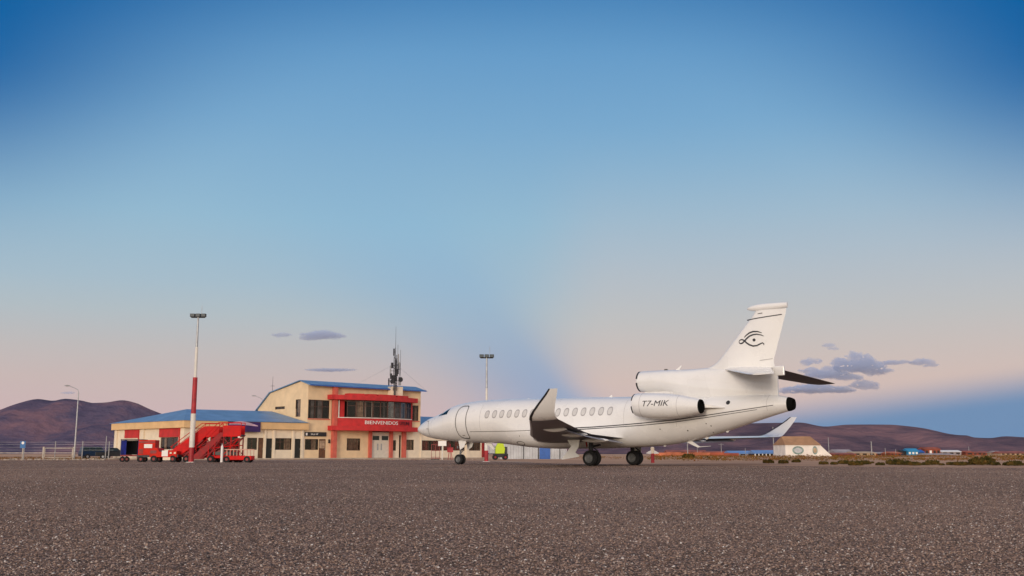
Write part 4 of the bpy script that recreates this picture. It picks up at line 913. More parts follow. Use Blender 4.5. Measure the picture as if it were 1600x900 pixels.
# rooftop antenna mast
mast = empty('antenna_mast', (*loc45(27.15, -1.35), 7.6), S45, 'dark mast of stacked antennas on the red bay roof of the terminal', 'antenna mast')
MB().path([(-.28, 0, .9), (.28, 0, 1.6), (-.28, 0, 2.3), (.28, 0, 3.0), (-.28, 0, 3.7), (.28, 0, 4.4), (-.2, 0, 5.0)], .03).tube((-.28, 0, .8), (-.2, 0, 5.3), .04).tube((.28, 0, .8), (.2, 0, 5.3), .04).tube((0, 0, -.05), (0, 0, 4.6), .11, .08).tube((0, 0, 4.6), (0, 0, 6.2), .05, .04).tube((0, 0, 6.2), (0.0, 0, 8.9), .025, .012).build('pole', 'darksteel', mast)
for k, (dx, dy, z0, z1, w) in enumerate([(-.75, 0, 2.6, 3.9, .14), (.55, .1, 2.9, 5.2, .13), (-.15, -.3, 3.3, 4.7, .20), (.25, -.25, 4.2, 5.4, .14), (-.05, .25, 5.2, 6.1, .15), (-.9, .1, 1.4, 2.3, .13), (.75, 0, 1.5, 2.6, .26), (.85, .1, 2.7, 4.3, .09), (-.45, -.2, 1.9, 2.7, .30), (.3, .2, 2.0, 3.1, .24), (-.35, .2, 3.6, 4.3, .22), (.05, -.2, 2.6, 3.5, .28), (.45, -.2, 3.6, 4.4, .18), (-.8, -.2, 2.2, 2.9, .2)]):
    a = MB().box(dx - w / 2, dx + w / 2, dy - w / 2, dy + w / 2, z0, z1).build('panel_antenna', 'darksteel' if k % 3 else 'steel', mast, bevel=.02)
    MB().tube((0, 0, (z0 + z1) / 2), (dx, dy, (z0 + z1) / 2), .03).build('bracket', 'darksteel', a)
MB().tube((.45, .1, 3), (.45, .1, 6.6), .02).tube((.9, .1, 3), (.9, .1, 6.0), .02).path([(-1.1, 0, 2.0), (-.6, 0, 2.0), (-.6, 0, 1.2), (-1.1, 0, 1.2)], .03).path([(.3, 0, 2.2), (.3, 0, .8)], .03).build('whip_antennas', 'darksteel', mast)
for k in range(2): MB().tube((.6 - 1.3 * k, -.25, 2.2 - .3 * k), (.6 - 1.3 * k, -.45, 2.2 - .3 * k), .28, .30, 16).build('dish_antenna', 'darksteel', mast)
MB().tube((-.06, .0, 4.2), (6.5, 1.2, .9), .010).tube((.06, 0, 4.2), (-5.5, 2.0, .95), .010).build('guy_wire', 'steel', mast)
ant = tag(MB().tube((0, 0, -.3), (0, 0, 2.2), .03, .015).tube((-.25, 0, 1.0), (.25, 0, 1.0), .02).build('whip_antenna', 'darksteel', None, loc=(*loc45(15.6, 8.3), 7.9)), 'thin upright aerial at the low left end of the two-storey roof', 'antenna')

# ------------------------------------------------------------------ apron floodlight masts
def flood_mast(x, y, h, sec, label, group):
    o = empty('floodlight_mast', (x, y, 0), 0, label, 'light mast', group)
    for (z0, z1, r0, r1, m) in sec: MB().tube((0, 0, z0), (0, 0, z1), r0, r1, 16).build('pole_section', m, o, smooth=True)
    MB().box(-.28, .28, -.28, .28, 0, .03).build('base_plate', 'steel', o)
    hd = MB().tube((-.50, 0, h - .32), (.50, 0, h - .32), .05).build('crossarm', 'darksteel', o)
    for dx in (-.40, 0, .40):
        l = MB().box(dx - .17, dx + .17, -.16, .10, h - .30, h - .06).build('floodlight', 'darksteel', o, bevel=.02)
        MB().quad((dx - .14, -.163, h - .27), (dx + .14, -.163, h - .27), (dx + .14, -.163, h - .09), (dx - .14, -.163, h - .09)).build('lens', 'lampglass', l)
    MB().tube((.24, 0, h - .3), (.24, 0, h + .55), .015).build('lightning_rod', 'steel', o)
    return o
flood_mast(-22.9, 74, 10.75, [(0, 1.05, .19, .19, 'redpole'), (1.05, 3.45, .19, .18, 'whitepole'), (3.45, 6.05, .175, .165, 'redpole'), (6.05, 8.25, .11, .10, 'whitepole'), (8.25, 10.45, .085, .06, 'steel')], 'tall floodlight mast banded red and white in front of the red stairs', 'apron floodlight masts')
flood_mast(-1.98, 80, 8.35, [(0, .85, .15, .15, 'redpole'), (.85, 2.2, .15, .14, 'whitepole'), (2.2, 3.6, .13, .12, 'redpole'), (3.6, 5.65, .085, .08, 'whitepole'), (5.65, 8.1, .075, .06, 'steel')], 'floodlight mast with red foot rising behind the aircraft cabin roof', 'apron floodlight masts')
bo = empty('marker_post', (9.5, 70, 0), 0, 'short red post with a white winged cap to the right of the aircraft wheels', 'marker post')
MB().tube((0, 0, 0), (0, 0, .62), .12, .11, 16).build('post', 'redpole', bo, smooth=True)
MB().tube((0, 0, .62), (0, 0, 1.0), .11, .13, 16).tube((0, 0, 1.0), (0, 0, 1.06), .13, .06, 16).build('cap', 'cream_pale', bo, smooth=True)
for sx in (-1, 1): MB().rings([[(sx * .08, -.07, .60), (sx * .08, .07, .60), (sx * .08, .07, .84), (sx * .08, -.07, .84)], [(sx * .26, -.07, .60), (sx * .26, .07, .60), (sx * .26, .07, .76), (sx * .26, -.07, .76)], [(sx * .42, -.05, .62), (sx * .42, .05, .62), (sx * .42, .05, .66), (sx * .42, -.05, .66)]]).build('lamp_shield', 'letter', bo)

# ------------------------------------------------------------------ street lamps and thin poles
def street_lamp(x, y, h, arm, label, cat='street lamp', lean=0.0):
    o = empty('street_lamp', (x, y, 0), 0, label, cat, 'street lamps round the terminal')
    MB().tube((0, 0, 0), (0, 0, h * .55), .10, .075, 12).tube((0, 0, h * .55), (0, 0, h - .25), .075, .05, 12).build('pole', 'steel', o, smooth=True)
    MB().path([(0, 0, h - .25), (-.08 * arm, 0, h - .02), (-.35 * arm, 0, h + .12), (-1.1 * arm, 0, h + .42)], .035).build('arm', 'steel', o, smooth=True)
    MB().rings([[(-1.05 * arm - .62 * t, .13 * math.cos(a) * (math.sin(math.pi * min(.97, max(.08, t))) ** .5), h + .43 + .02 + .09 * math.sin(a) * (math.sin(math.pi * min(.97, max(.08, t))) ** .5)) for a in [2 * math.pi * k / 10 for k in range(10)]] for t in (0, .1, .3, .6, .85, 1)]).build('lamp_head', 'concrete_post', o, smooth=True)
street_lamp(-49.85, 118, 7.9, 1, 'grey street lamp left of the terminal, arm reaching left')
street_lamp(-38.9, 160, 9.1, 1, 'distant street lamp showing above the left roof of the terminal')
def pole(x, y, h, r, label, cross=0):
    b = MB().tube((0, 0, 0), (0, 0, h), r, r * .7, 8)
    if cross: b.tube((-cross, 0, h - .3), (cross, 0, h - .3), r * .5, None, 6)
    tag(b.build('utility_pole', 'concrete_post', None, loc=(x, y, 0)), label, 'pole', 'thin poles on the plain')
for (px, v, D, r, lab, cr) in [(1071, 690, 260, .14, 'pale pole above the orange brick wall, left one', .6), (1123, 693, 300, .09, 'thin grey pole above the right end of the orange brick wall', .8), (1160, 700, 300, .08, 'short thin pole behind the pale blue roofs', 0), (1204, 668, 262, .13, 'tall white pole in front of the long blue roof', 0),
        (1289, 684, 255, .09, 'white pole just right of the tan-roofed white building', 0), (1355, 690, 330, .20, 'thick white pole above the low cream wall', 0), (1376, 700, 330, .10, 'short grey pole right of the thick white pole', 0), (1392, 702, 330, .09, 'short grey pole above the pink-red shed', 0), (1505, 698, 500, .14, 'thin pole between the long white roof and the red roofs', 0), (1086, 697, 300, .07, 'thinnest pole over the orange brick wall', 0)]:
    pole((px - 800) / 1597.5 * D, D, (709.3 - v) / 1597.5 * D + .588, r, lab, cr)

# ------------------------------------------------------------------ ground service equipment
def gwheel(parent, x, y, r, w=.16, axis=1, m='tyre'):
    p0 = [x, y, r]; p1 = [x, y, r]; p0[axis] -= w / 2; p1[axis] += w / 2
    b = MB().tube(p0, p1, r, None, 20).build('wheel', m, parent, smooth=True)
    p0[axis] -= .006; p1[axis] += .006
    MB().tube(p0, p1, r * .42, None, 14).build('rim', 'steel' if r > .3 else 'maroon', b); return b
# baggage cart with blue curtains
ct = empty('baggage_cart', (-28.2, 77.2, 0), R(8), 'covered baggage cart with blue curtains, leftmost of the red ground vehicles', 'baggage cart')
MB().box(-.76, .76, -.9, .9, .42, .52).box(-.05, .05, -1.5, -.9, .44, .49).build('chassis', 'maroon', ct)
fr_ = MB()
for x in (-.74, .74):
    for y in (-.86, .86): fr_.box(x - .03, x + .03, y - .03, y + .03, .52, 1.60)
fr_.box(-.78, .78, -.92, .92, 1.60, 1.66); fr_.build('canopy_frame', 'darksteel', ct)
MB().box(-.70, .70, .80, .84, .54, 1.58).build('rear_curtain', 'black', ct)
for x0, x1 in ((-.76, -.36), (.46, .74)):
    r0, r1 = [], []
    for k in range(17): x = x0 + (x1 - x0) * k / 16; y = -.90 + .03 * math.sin(k * 1.9); r0.append((x, y, .53)); r1.append((x, y * .99, 1.58))
    MB().rings([r0, r1], closed=False, cap0=False, cap1=False).build('curtain', 'bluecurtain', ct, smooth=True)
MB().box(-.775, -.745, -.8, .8, .55, 1.58).build('side_curtain', 'bluecurtain', ct)
for x in (-.62, .62):
    for y in (-.72, .72): gwheel(ct, x, y, .20, .12, 0 if 0 else 1)
# ground power unit: tall red cabinet
gp = empty('ground_power_unit', (-26.7, 76.4, 0), R(4), 'tall orange-red machine cabinet on wheels beside the blue-curtained cart', 'ground power unit')
MB().prism([(-.72, .50), (.82, .50), (.82, .95), (.50, 1.05), (.50, 1.60), (-.72, 1.60)], 1, -.55, .55).build('cabinet', 'orange', gp, bevel=.03)
MB().box(-.30, .28, -.575, -.552, 1.02, 1.30).build('control_panel', 'letter', gp); MB().box(-.70, .48, -.572, -.552, 1.40, 1.50).build('louvre', 'maroon', gp)
MB().box(-.8, .9, -.5, .5, .34, .50).build('chassis', 'darksteel', gp)
for k in range(4): MB().box(-.66, -.36, -.572, -.552, .62 + k * .09, .66 + k * .09).build('vent_slot', 'black', gp)
MB().box(.48, .84, -.5, .5, .96, 1.0).build('hose_tray', 'darksteel', gp); MB().box(.60, .78, -.57, -.552, .66, .82).build('gauge', 'black', gp)
for x in (-.5, .55):
    for y in (-.5, .5): gwheel(gp, x, y, .21, .14)
# tow tractor
tr = empty('tow_tractor', (-24.75, 74.3, 0), R(-4), 'low red tow tractor with white front panel at the foot of the stairs', 'tow tractor')
MB().prism([(-1.05, .36), (.95, .36), (.95, .80), (.30, .86), (.15, .74), (-.35, .74), (-.48, .98), (-.80, 1.02), (-1.05, .90)], 1, -.55, .55).build('body', 'orange', tr, bevel=.03)
MB().box(-.15, .30, -.575, -.552, .42, .83).build('side_panel', 'letter', tr); MB().box(-.32, .12, -.45, .45, .70, .82).build('seat', 'darksteel', tr, bevel=.03)
MB().box(-.05, .50, -.60, -.56, .16, .36).build('bumper', 'cream_pale', tr); MB().tube((.25, 0, .8), (.05, 0, 1.12), .02).tube((.0, -.17, 1.10), (.0, .17, 1.14), .02).build('steering_wheel', 'darksteel', tr)
MB().box(.95, 1.02, -.5, .5, .36, .55).build('front_guard', 'darksteel', tr)
MB().box(-1.0, -.55, -.57, -.552, .62, .84).build('grille', 'maroon', tr)
for x in (.5, .8): MB().box(x - .07, x + .07, -.57, -.552, .60, .72).build('lamp', 'cream_pale', tr)
for x in (-.72, .66):
    for y in (-.5, .5): gwheel(tr, x, y, .24, .16)
# passenger stairs
def stairs(x, y, rz, label, run=2.25, plat=1.35, zt=1.93, w=1.2, fm='redgse'):
    o = empty('passenger_stairs', (x, y, 0), rz, label, 'passenger stairs', 'red passenger stairs by the floodlight mast')
    z0 = .45; L = math.hypot(run, zt - z0)
    fl = MB(); ns = 9
    for k in range(ns):
        xa = run * k / ns; za = z0 + (zt - z0) * (k + 1) / ns; fl.box(xa, xa + run / ns + .03, -w / 2 + .05, w / 2 - .05, za - .045, za)
    fl.build('steps', 'darksteel', o)
    for s in (-1, 1):
        y0 = s * w / 2; hh = .62 if fm == 'redgse' else .16; MB().prism([(-.12, z0 - .22), (.28, z0 - .22), (run + .1, zt - .10), (run + .1, zt + hh), (run - .10, zt + hh), (-.12, z0 + .30 + (hh - .62) * .5)], 1, y0 - .03, y0 + .03).build('side_panel', fm, o, bevel=.01)
        MB().box(run + .10, run + plat, y0 - .03, y0 + .03, zt - .14, zt + .64).build('landing_panel', 'redgse', o, bevel=.01)
        MB().path([(-.1, y0, z0 + .62), (run - .25, y0, zt + .84), (run + plat, y0, zt + .84)], .025).path([(run + plat, y0, zt + .64), (run + plat, y0, zt + .84)], .025).path([(.0, y0, z0 + .4), (.0, y0, z0 + .66)], .02).path([(run, y0, zt + .6), (run, y0, zt + .84)], .02).build('handrail', 'redgse', o)
        # supports
        MB().path([(run + plat - .1, y0, 1.2), (.62 * run, y0, 1.0)], .03).path([(.5 * run, y0, .48), (.5 * run, y0, zt - .75)], .035).path([(.75 * run, y0, .48), (.75 * run, y0, zt - .4)], .035).path([(run + .5 * plat, y0, .5), (run + .5 * plat, y0, zt - .1)], .035).path([(run + .15, y0, .5), (run + plat - .1, y0, zt - .2)], .03).build('bracing', 'redgse', o)
        MB().path([(run + plat - .1, y0, zt - .15), (run + plat - .1, y0, .5)], .05).path([(run + .15, y0, zt - .15), (run + .15, y0, .45)], .045).path([(run + plat - .1, y0, zt - .2), (.55, y0, .42)], .045).path([(run + .15, y0, zt - .25), (run + plat - .1, y0, .55)], .035).path([(.9, y0, .42), (run - .1, y0, zt - .35)], .06).build('support_frame', 'maroon', o)
    MB().box(run + .08, run + plat + .05, -w / 2, w / 2, zt - .07, zt - .002).build('landing', 'darksteel', o)
    MB().prism([(.75, .30), (run + plat + .1, .30), (run + plat + .1, .50), (.75, .50)], 1, -w / 2 + .12, w / 2 - .12).build('chassis', 'redgse', o, bevel=.02)
    MB().box(1.2, run + plat - .3, -w / 2 + .02, -w / 2 + .10, .52, .74).build('hydraulic_box', 'black', o)
    MB().prism([(1.3, .5), (run - .1, .5), (run - .1, 1.2)], 1, -w / 2 + .2, w / 2 - .2).build('machinery_cover', 'maroon', o)
    for xx in (1.05, run + plat - .25):
        for s in (-1, 1): gwheel(o, xx, s * (w / 2 - .02), .24, .15)
    MB().box(run + plat - .2, run + plat - .05, -w / 2 - .05, -w / 2 + .02, zt - .22, zt - .12).build('lamp', 'letter', o)
    return o
stairs(-24.45, 74.9, R(3), 'bright red mobile stairs climbing rightwards behind the banded mast, nearest to the tow tractor', run=2.3, plat=1.0)
stairs(-22.2, 73.2, R(2), 'second set of red mobile stairs, right of the banded mast', run=1.75, plat=1.35, fm='maroon_bright')
# low equipment trailer with rails
tl = empty('equipment_trailer', (-19.0, 72.2, 0), R(2), 'low red trailer with pale railings under the right end of the stairs', 'trailer')
MB().box(-1.1, .95, -.55, .55, .18, .46).build('bed', 'redgse', tl, bevel=.02)
for y in (-.55, .55):
    rl = MB()
    rl.box(-1.0, .9, y - .025, y + .025, .86, .92)
    for k in range(9): x = -.98 + k * .232; rl.box(x - .02, x + .02, y - .02, y + .02, .46, .86)
    rl.build('railing', 'pink_rail', tl)
for x in (-.75, .65):
    for y in (-.5, .5): gwheel(tl, x, y, .22, .14)
gb = empty('gas_bottle', (-20.0, 71.4, 0), 0, 'slim white bottle standing upright against the red stairs', 'gas bottle')
MB().tube((0, 0, 0.02), (0, 0, 1.05), .085, .085, 14).tube((0, 0, 1.05), (0, 0, 1.2), .085, .03, 14).build('bottle', 'letter', gb, smooth=True); MB().tube((0, 0, 1.2), (0, 0, 1.3), .04, None, 8).build('valve', 'steel', gb)

# ------------------------------------------------------------------ parked vehicles
def car(x, y, rz, m, label, kind='suv'):
    o = empty('parked_car', (x, y, 0), rz, label, 'car')
    if kind == 'suv': body = [(-2.1, .42), (2.1, .42), (2.15, .75), (2.05, .98), (1.05, 1.06), (-2.1, 1.06), (-2.15, .7)]; cab = [(-2.05, 1.06), (1.0, 1.06), (.45, 1.72), (-1.85, 1.74)]
    else: body = [(-2.3, .42), (2.2, .42), (2.25, .72), (2.1, .92), (.95, 1.0), (-2.3, 1.0)]; cab = [(-.95, 1.0), (.95, 1.0), (.35, 1.52), (-.75, 1.54)]
    MB().prism(body, 1, -.86, .86).build('body', m, o, bevel=.06)
    rs = [[(a, s * (.80 if z < 1.3 else .68), z) for a, z in cab] for s in (-1, 1)]
    MB().rings(rs).build('cabin', m, o, bevel=.05)
    zl, zh = cab[0][1] + .06, cab[2][1] - .10
    for s in (-1, 1):
        xa = cab[0][0] + .18; xb = cab[2][0] + .1
        yy = lambda z: s * (.80 + (.68 - .80) * (z - cab[0][1]) / (cab[2][1] - cab[0][1]) + .012)
        k = 3 if kind == 'suv' else 2
        for i in range(k):
            u0 = xa + (xb - xa) * i / k + .04; u1 = xa + (xb - xa) * (i + 1) / k - .04
            MB().quad((u0, yy(zl), zl), (u1, yy(zl), zl), (u1 - .03, yy(zh), zh), (u0, yy(zh), zh)).build('side_window', 'cockpit', o)
    a, b_ = cab[1], cab[2]; MB().quad((a[0] + .01, -.7, a[1] + .05), (a[0] + .01, .7, a[1] + .05), (b_[0] + .05, .6, b_[1] - .06), (b_[0] + .05, -.6, b_[1] - .06)).build('windscreen', 'cockpit', o)
    for sx in (-1.35, 1.35):
        for s in (-1, 1): gwheel(o, sx, s * .80, .36, .22)
    for s in (-.6, .6): MB().box(2.12, 2.17, s - .14, s + .14, .70, .86).build('headlight', 'lampglass', o)
    MB().box(2.1, 2.2, -.8, .8, .44, .60).build('bumper', 'steel', o)
    o.scale = (.82, .82, .82)
    return o
car(-47.2, 117.5, R(38), 'navy', 'dark blue square-backed car left of the terminal, behind the fence')
car(-43.6, 113.5, R(20), 'blackcar', 'black pickup truck parked against the left end of the terminal', 'pickup')
# small lime service tug behind the nose gear
lt = empty('service_tug', (-1.35, 104, 0), R(5), 'lime yellow service tug on black wheels, seen under the aircraft cabin', 'tug')
MB().prism([(-.35, .62), (.55, .62), (.62, 1.1), (.45, 1.62), (-.1, 1.66), (-.35, 1.2)], 1, -.5, .5).build('cab', 'lime', lt, bevel=.04)
MB().box(-.55, .92, -.55, .55, .25, .62).build('chassis', 'black', lt, bevel=.03); MB().box(.62, .85, -.4, .4, .62, 1.3).build('counterweight', 'darksteel', lt, bevel=.03)
MB().box(-.95, -.37, -.4, .4, .62, 1.45).build('hood', 'steel', lt, bevel=.04)
for x in (-.35, .65):
    for y in (-.5, .5): gwheel(lt, x, y, .26, .18)
# white notice board and barrier stand
sg = empty('notice_board', (-7.0, 104, 0), R(-8), 'blank white notice board on a pale post in front of the nose wheel', 'sign')
MB().tube((0, 0, 0), (0, 0, 1.4), .06, None, 10).build('post', 'whitepole', sg); MB().box(-.42, .42, -.07, -.03, 1.38, 1.88).build('board', 'letter', sg, bevel=.01)
rk = empty('wire_rack', (-7.75, 105, 0), R(-5), 'dark empty wire rack standing left of the white notice board', 'rack')
b = MB()
for x in (-.42, .0, .42): b.box(x - .02, x + .02, -.02, .02, .1, 1.55)
for z in (.12, .25, .9, 1.52): b.box(-.42, .42, -.019, .019, z, z + .04)
b.build('frame', 'maroon', rk); MB().box(-.44, .44, -.2, .25, 0, .08).build('base', 'darksteel', rk)
st_ = empty('easel_stand', (-6.3, 105.5, 0), 0, 'red folding easel stand between the notice board and the nose gear', 'stand')
MB().tube((-.22, 0, 0), (.0, 0, 1.6), .035).tube((.22, 0, 0), (.0, 0, 1.6), .035).tube((0, .35, 0), (0, 0, 1.5), .03).build('legs', 'redpole', st_); MB().box(-.3, .3, -.05, -.02, .75, 1.25).build('panel', 'redpole', st_)
# corrugated store behind the aircraft
cs = empty('corrugated_store', (-1.4, 121, 0), R(3), 'long low pale corrugated metal store with a blue door behind the wing', 'shed')
b = MB(); r0, r1 = [], []
for k in range(int(7.9 / .08)):
    x = k * .08; y = .035 * (1 if k % 4 in (0, 1) else -1); r0.append((x, y, 0)); r1.append((x, y, 2.1))
b.rings([r0, r1], closed=False, cap0=False, cap1=False); b.box(0, 7.84, .06, 2.4, 0.001, 2.08); b.build('wall', 'corr_pale', cs)
MB().box(-.1, 7.95, -.15, 2.5, 2.1, 2.18).build('roof', 'corr_pale', cs)
MB().box(4.62, 5.88, -.09, -.045, 0, 1.95).build('door', 'corr_blue', cs)
for x in (2.75, 4.5, 7.0): MB().box(x - .04, x + .04, -.085, -.045, 0, 2.09).build('post', 'darksteel', cs)

# ------------------------------------------------------------------ fence, gate, signs on the left
fe = empty('wire_fence', (-60, 112, 0), 0, 'grey wire fence of concrete posts left of the terminal', 'fence')
for px in (-40, 6, 47, 95, 137, 173, 178):
    x = (px - 800) / 1597.5 * 112 + 60; MB().tube((x, 0, 0), (x, 0, 1.95 if px != 173 else 2.5), .055, .05, 8).build('post', 'concrete_post', fe)
MB().box(0, 13.0, -.03, .03, .66, .74).build('rail', 'railpaint', fe)
w = MB()
for z in (1.0, 1.3, 1.6, 1.85): w.tube((0, 0, z), (16.9, 0, z), .006, None, 4)
w.build('wire', 'steel', fe, ); 
ga = empty('pipe_gate', (-50.45, 111.5, 0), 0, 'cream painted pipe gate in the fence between two stout posts', 'gate')
for x in (0, 3.2): MB().tube((x, 0, 0), (x, 0, 1.35), .11 if x == 0 else .07, None, 10).build('gate_post', 'railpaint', ga)
MB().path([(.15, 0, .2), (.15, 0, 1.2), (3.1, 0, 1.2), (3.1, 0, .2), (.15, 0, .2)], .035).path([(.15, 0, .7), (3.1, 0, .7)], .025).build('gate_frame', 'railpaint', ga)
bs = empty('information_sign', (-52.55, 111.2, 0), R(-4), 'small blue sign with a white disc on a pale post by the fence', 'sign')
MB().tube((0, 0, 0), (0, 0, 1.25), .06, None, 8).build('post', 'railpaint', bs); pl = MB().box(-.30, .30, -.09, -.05, 1.2, 1.95).build('plate', 'signblue', bs, bevel=.01)
MB().tube((0, -.095, 1.76), (0, -.091, 1.76), .15, None, 20).build('disc', 'letter', pl)
ws = empty('white_sign', (-55.2, 111.0, 0), 0, 'white sign on a post at the left edge of the picture', 'sign')
MB().tube((0, 0, 0), (0, 0, 1.3), .04, None, 8).build('post', 'railpaint', ws); MB().box(-.25, .18, -.07, -.03, 1.2, 1.75).build('plate', 'letter', ws)
rnd = random.Random(3); sb_ = MB()
def rock(b, x, y, z, r, rnd):
    i = len(b.v); n1, n2 = 7, 5; rs = []
    for j in range(1, n2): 
        ph = math.pi * j / n2; rs.append([(x + r * math.sin(ph) * math.cos(2 * math.pi * k / n1) * rnd.uniform(.75, 1.25), y + r * math.sin(ph) * math.sin(2 * math.pi * k / n1) * rnd.uniform(.75, 1.25), z - r * .65 * math.cos(ph) * rnd.uniform(.85, 1.1)) for k in range(n1)])
    b.rings(rs)
for k in range(170):
    px = rnd.uniform(-20, 176); D = rnd.uniform(97, 109); x = (px - 800) / 1597.5 * D; r = rnd.uniform(.05, .17); rock(sb_, x, D, r * .3, r, rnd)
for k in range(120):
    t = rnd.random(); x = -16 + 14 * t; D = rnd.uniform(103.5, 107); r = rnd.uniform(.03, .09); rock(sb_, x, D, r * .3, r, rnd)
tag(sb_.build('rubble', 'stone'), 'pale stones and rubble scattered along the far edge of the apron', 'rubble', kind='stuff')

# ------------------------------------------------------------------ buildings on the plain
def at(px, D): return (px - 800) / 1597.5 * D
def zt_(v, D): return (709.3 - v) / 1597.5 * D + .588
def shed(px0, px1, v0, v1, D, wm, rm, label, name='shed', depth=8, rz=0, wins=3, pitch=.35, winm='room', light=None):
    x0, x1 = at(px0, D), at(px1, D); h = zt_(v0 - 2.2, D); he = zt_(v1 - 1.6, D); w = x1 - x0
    o = empty(name, ((x0 + x1) / 2, D, 0), rz, label, 'building', 'low buildings on the plain'); a = w / 2
    MB().box(-a, a, 0, depth, -.1, he).build('wall', wm, o)
    MB().rings([[(x, -.3, he - .02), (x, depth / 2, h), (x, depth + .3, he - .02), (x, depth + .3, he - .14), (x, -.3, he - .14)] for x in (-a - .3, a + .3)]).build('roof', rm, o)
    for k in range(wins):
        x = -a + w * (k + .5) / wins; ww = min(1.0, w / wins * .28); q = MB().box(x - ww, x + ww, -.06, -.003, he * .30, he * .78).build('window', winm if light != k else 'letter', o)
    return o
wb = empty('hangar', (71.2, 250, 0), R(2), 'white building with tan roof, sloping right side and two round emblems', 'building')
MB().prism([(-5.2, -.1), (6.4, -.1), (5.1, 1.0), (3.4, 2.65), (-5.2, 2.75)], 1, 0, 10).build('wall', 'white_wall', wb)
MB().rings([[(-5.35, -.25, 2.76), (3.55, -.25, 2.70)], [(-5.15, 3.0, 4.85), (1.9, 3.0, 4.85)], [(-5.35, 10.2, 2.76), (3.55, 10.2, 2.70)]], closed=False, cap0=False, cap1=False).quad((3.55, -.25, 2.70), (3.55, 10.2, 2.70), (1.9, 3, 4.85)).quad((-5.35, -.25, 2.76), (-5.15, 3, 4.85), (-5.35, 10.2, 2.76)).build('roof', 'tan_roof', wb)
for (cx, w_) in ((-2.15, 1.4), (2.0, .62)):
    n = 24; MB().quad(*[(cx + w_ * math.cos(2 * math.pi * k / n), -.02, 1.45 + 1.0 * math.sin(2 * math.pi * k / n)) for k in range(n)]).build('emblem', 'teal', wb)
    MB().quad(*[(cx + w_ * .70 * math.cos(2 * math.pi * k / n), -.035, 1.45 + .62 * math.sin(2 * math.pi * k / n)) for k in range(n)]).build('emblem_centre', 'far_cream' if w_ < 1 else 'corr_pale', wb)
# long pale blue roof on white columns
bl = empty('market_hall', (at(1201, 262), 262, 0), 0, 'long low hall with bright blue roof on white columns, left of the white building', 'building')
MB().box(-4.4, 4.3, .6, 7, -.1, .75).build('wall', 'room', bl); MB().rings([[(x, -.2, .75), (x, 3.4, 1.55), (x, 7.4, .75), (x, 7.4, .65), (x, -.2, .65)] for x in (-4.5, 4.4)]).build('roof', 'far_blue_roof', bl)
for k in range(10): MB().box(-4.35 + k * .93, -4.10 + k * .93, 0, .25, -.1, .66).build('column', 'letter', bl)
shed(1138, 1174, 706.5, 710, 300, 'far_grey', 'far_blue_roof', 'pale lilac-blue roofed shed left of the bright blue hall', depth=10)
# orange brick wall
bw = empty('brick_wall', (at(1085, 280), 280, 0), 0, 'long low orange brick boundary wall behind the scrub', 'wall')
for k in range(6):
    x0 = -12 + k * 3.9; MB().box(x0, x0 + 3.86, 0, .3, -.2, .95 + .12 * math.sin(k * 2.2)).build('panel', 'brick_far2' if k < 4 else 'brick_far', bw)
shed(1040, 1100, 705.5, 708, 420, 'brick_far2', 'rust_roof', 'long brick house with rusty roof far behind the orange wall', 'house', wins=4)
shed(1300, 1326, 704.5, 708.5, 380, 'far_grey', 'far_grey', 'grey-white roofed shed right of the white pole', depth=10)
shed(1296, 1330, 709.5, 711.0, 300, 'brick_far', 'rust_roof', 'low red-brown shed in front of the grey-white roofed one')
shed(1327, 1361, 707.8, 709.2, 330, 'far_cream', 'far_cream', 'low cream building around the foot of the thick white pole', 'house')
shed(1384, 1400, 708.0, 709.5, 330, 'brick_far', 'brick_far2', 'small pink-red shed between the poles')
shed(1411, 1427, 703.0, 706.5, 430, 'far_cyan', 'far_cyan', 'bright cyan-blue house left of the tall brick house', 'house', depth=6, wins=3, winm='letter')
shed(1404, 1411, 705.0, 706.8, 432, 'black', 'black', 'small black hut against the cyan-blue house', 'hut', wins=1)
shed(1427, 1436, 705.0, 708.2, 440, 'navy', 'corr_blue', 'dark blue roofed shed right of the cyan-blue house', wins=1)
shed(1437, 1461, 701.0, 703.5, 450, 'brick_far', 'brick_far', 'tall red brick house, highest of the town houses', 'house', depth=7, wins=4, light=1)
shed(1463, 1493, 705.6, 707.4, 470, 'far_grey', 'letter', 'house with a long white roof right of the tall brick house', 'house', depth=8, wins=3)
shed(1437, 1481, 710.5, 711.8, 400, 'rust_roof', 'far_grey', 'long low lilac-roofed house in front of the tall brick house', 'house', wins=6, winm='far_cream')
shed(1511, 1546, 707.4, 709.0, 480, 'brick_far', 'rust_roof', 'red-brown brick rows between the two white-topped houses', 'house', wins=5)
shed(1554, 1599, 707.4, 709.6, 430, 'far_cream', 'rust_roof', 'long house with dark red roof and pale wall at the right edge', 'house', wins=6)
shed(1604, 1650, 706, 709, 440, 'brick_far2', 'rust_roof', 'brick house cut by the right edge of the picture', 'house', wins=5)

shed(1500, 1512, 706.6, 708.4, 470, 'brick_far', 'brick_far', 'narrow brick shed just left of the red-brown brick rows', wins=1)
shed(1546, 1556, 706.8, 708.6, 450, 'far_cream', 'far_grey', 'small pale hut between the brick rows and the dark red roofed house', 'hut', wins=1)
shed(1361, 1382, 708.6, 709.8, 350, 'brick_far', 'far_grey', 'low brick house between the cream building and the pink-red shed', 'house', wins=2)
shed(1100, 1138, 707.0, 708.6, 360, 'brick_far', 'rust_roof', 'dark brick house behind the right end of the orange wall', 'house', wins=3)
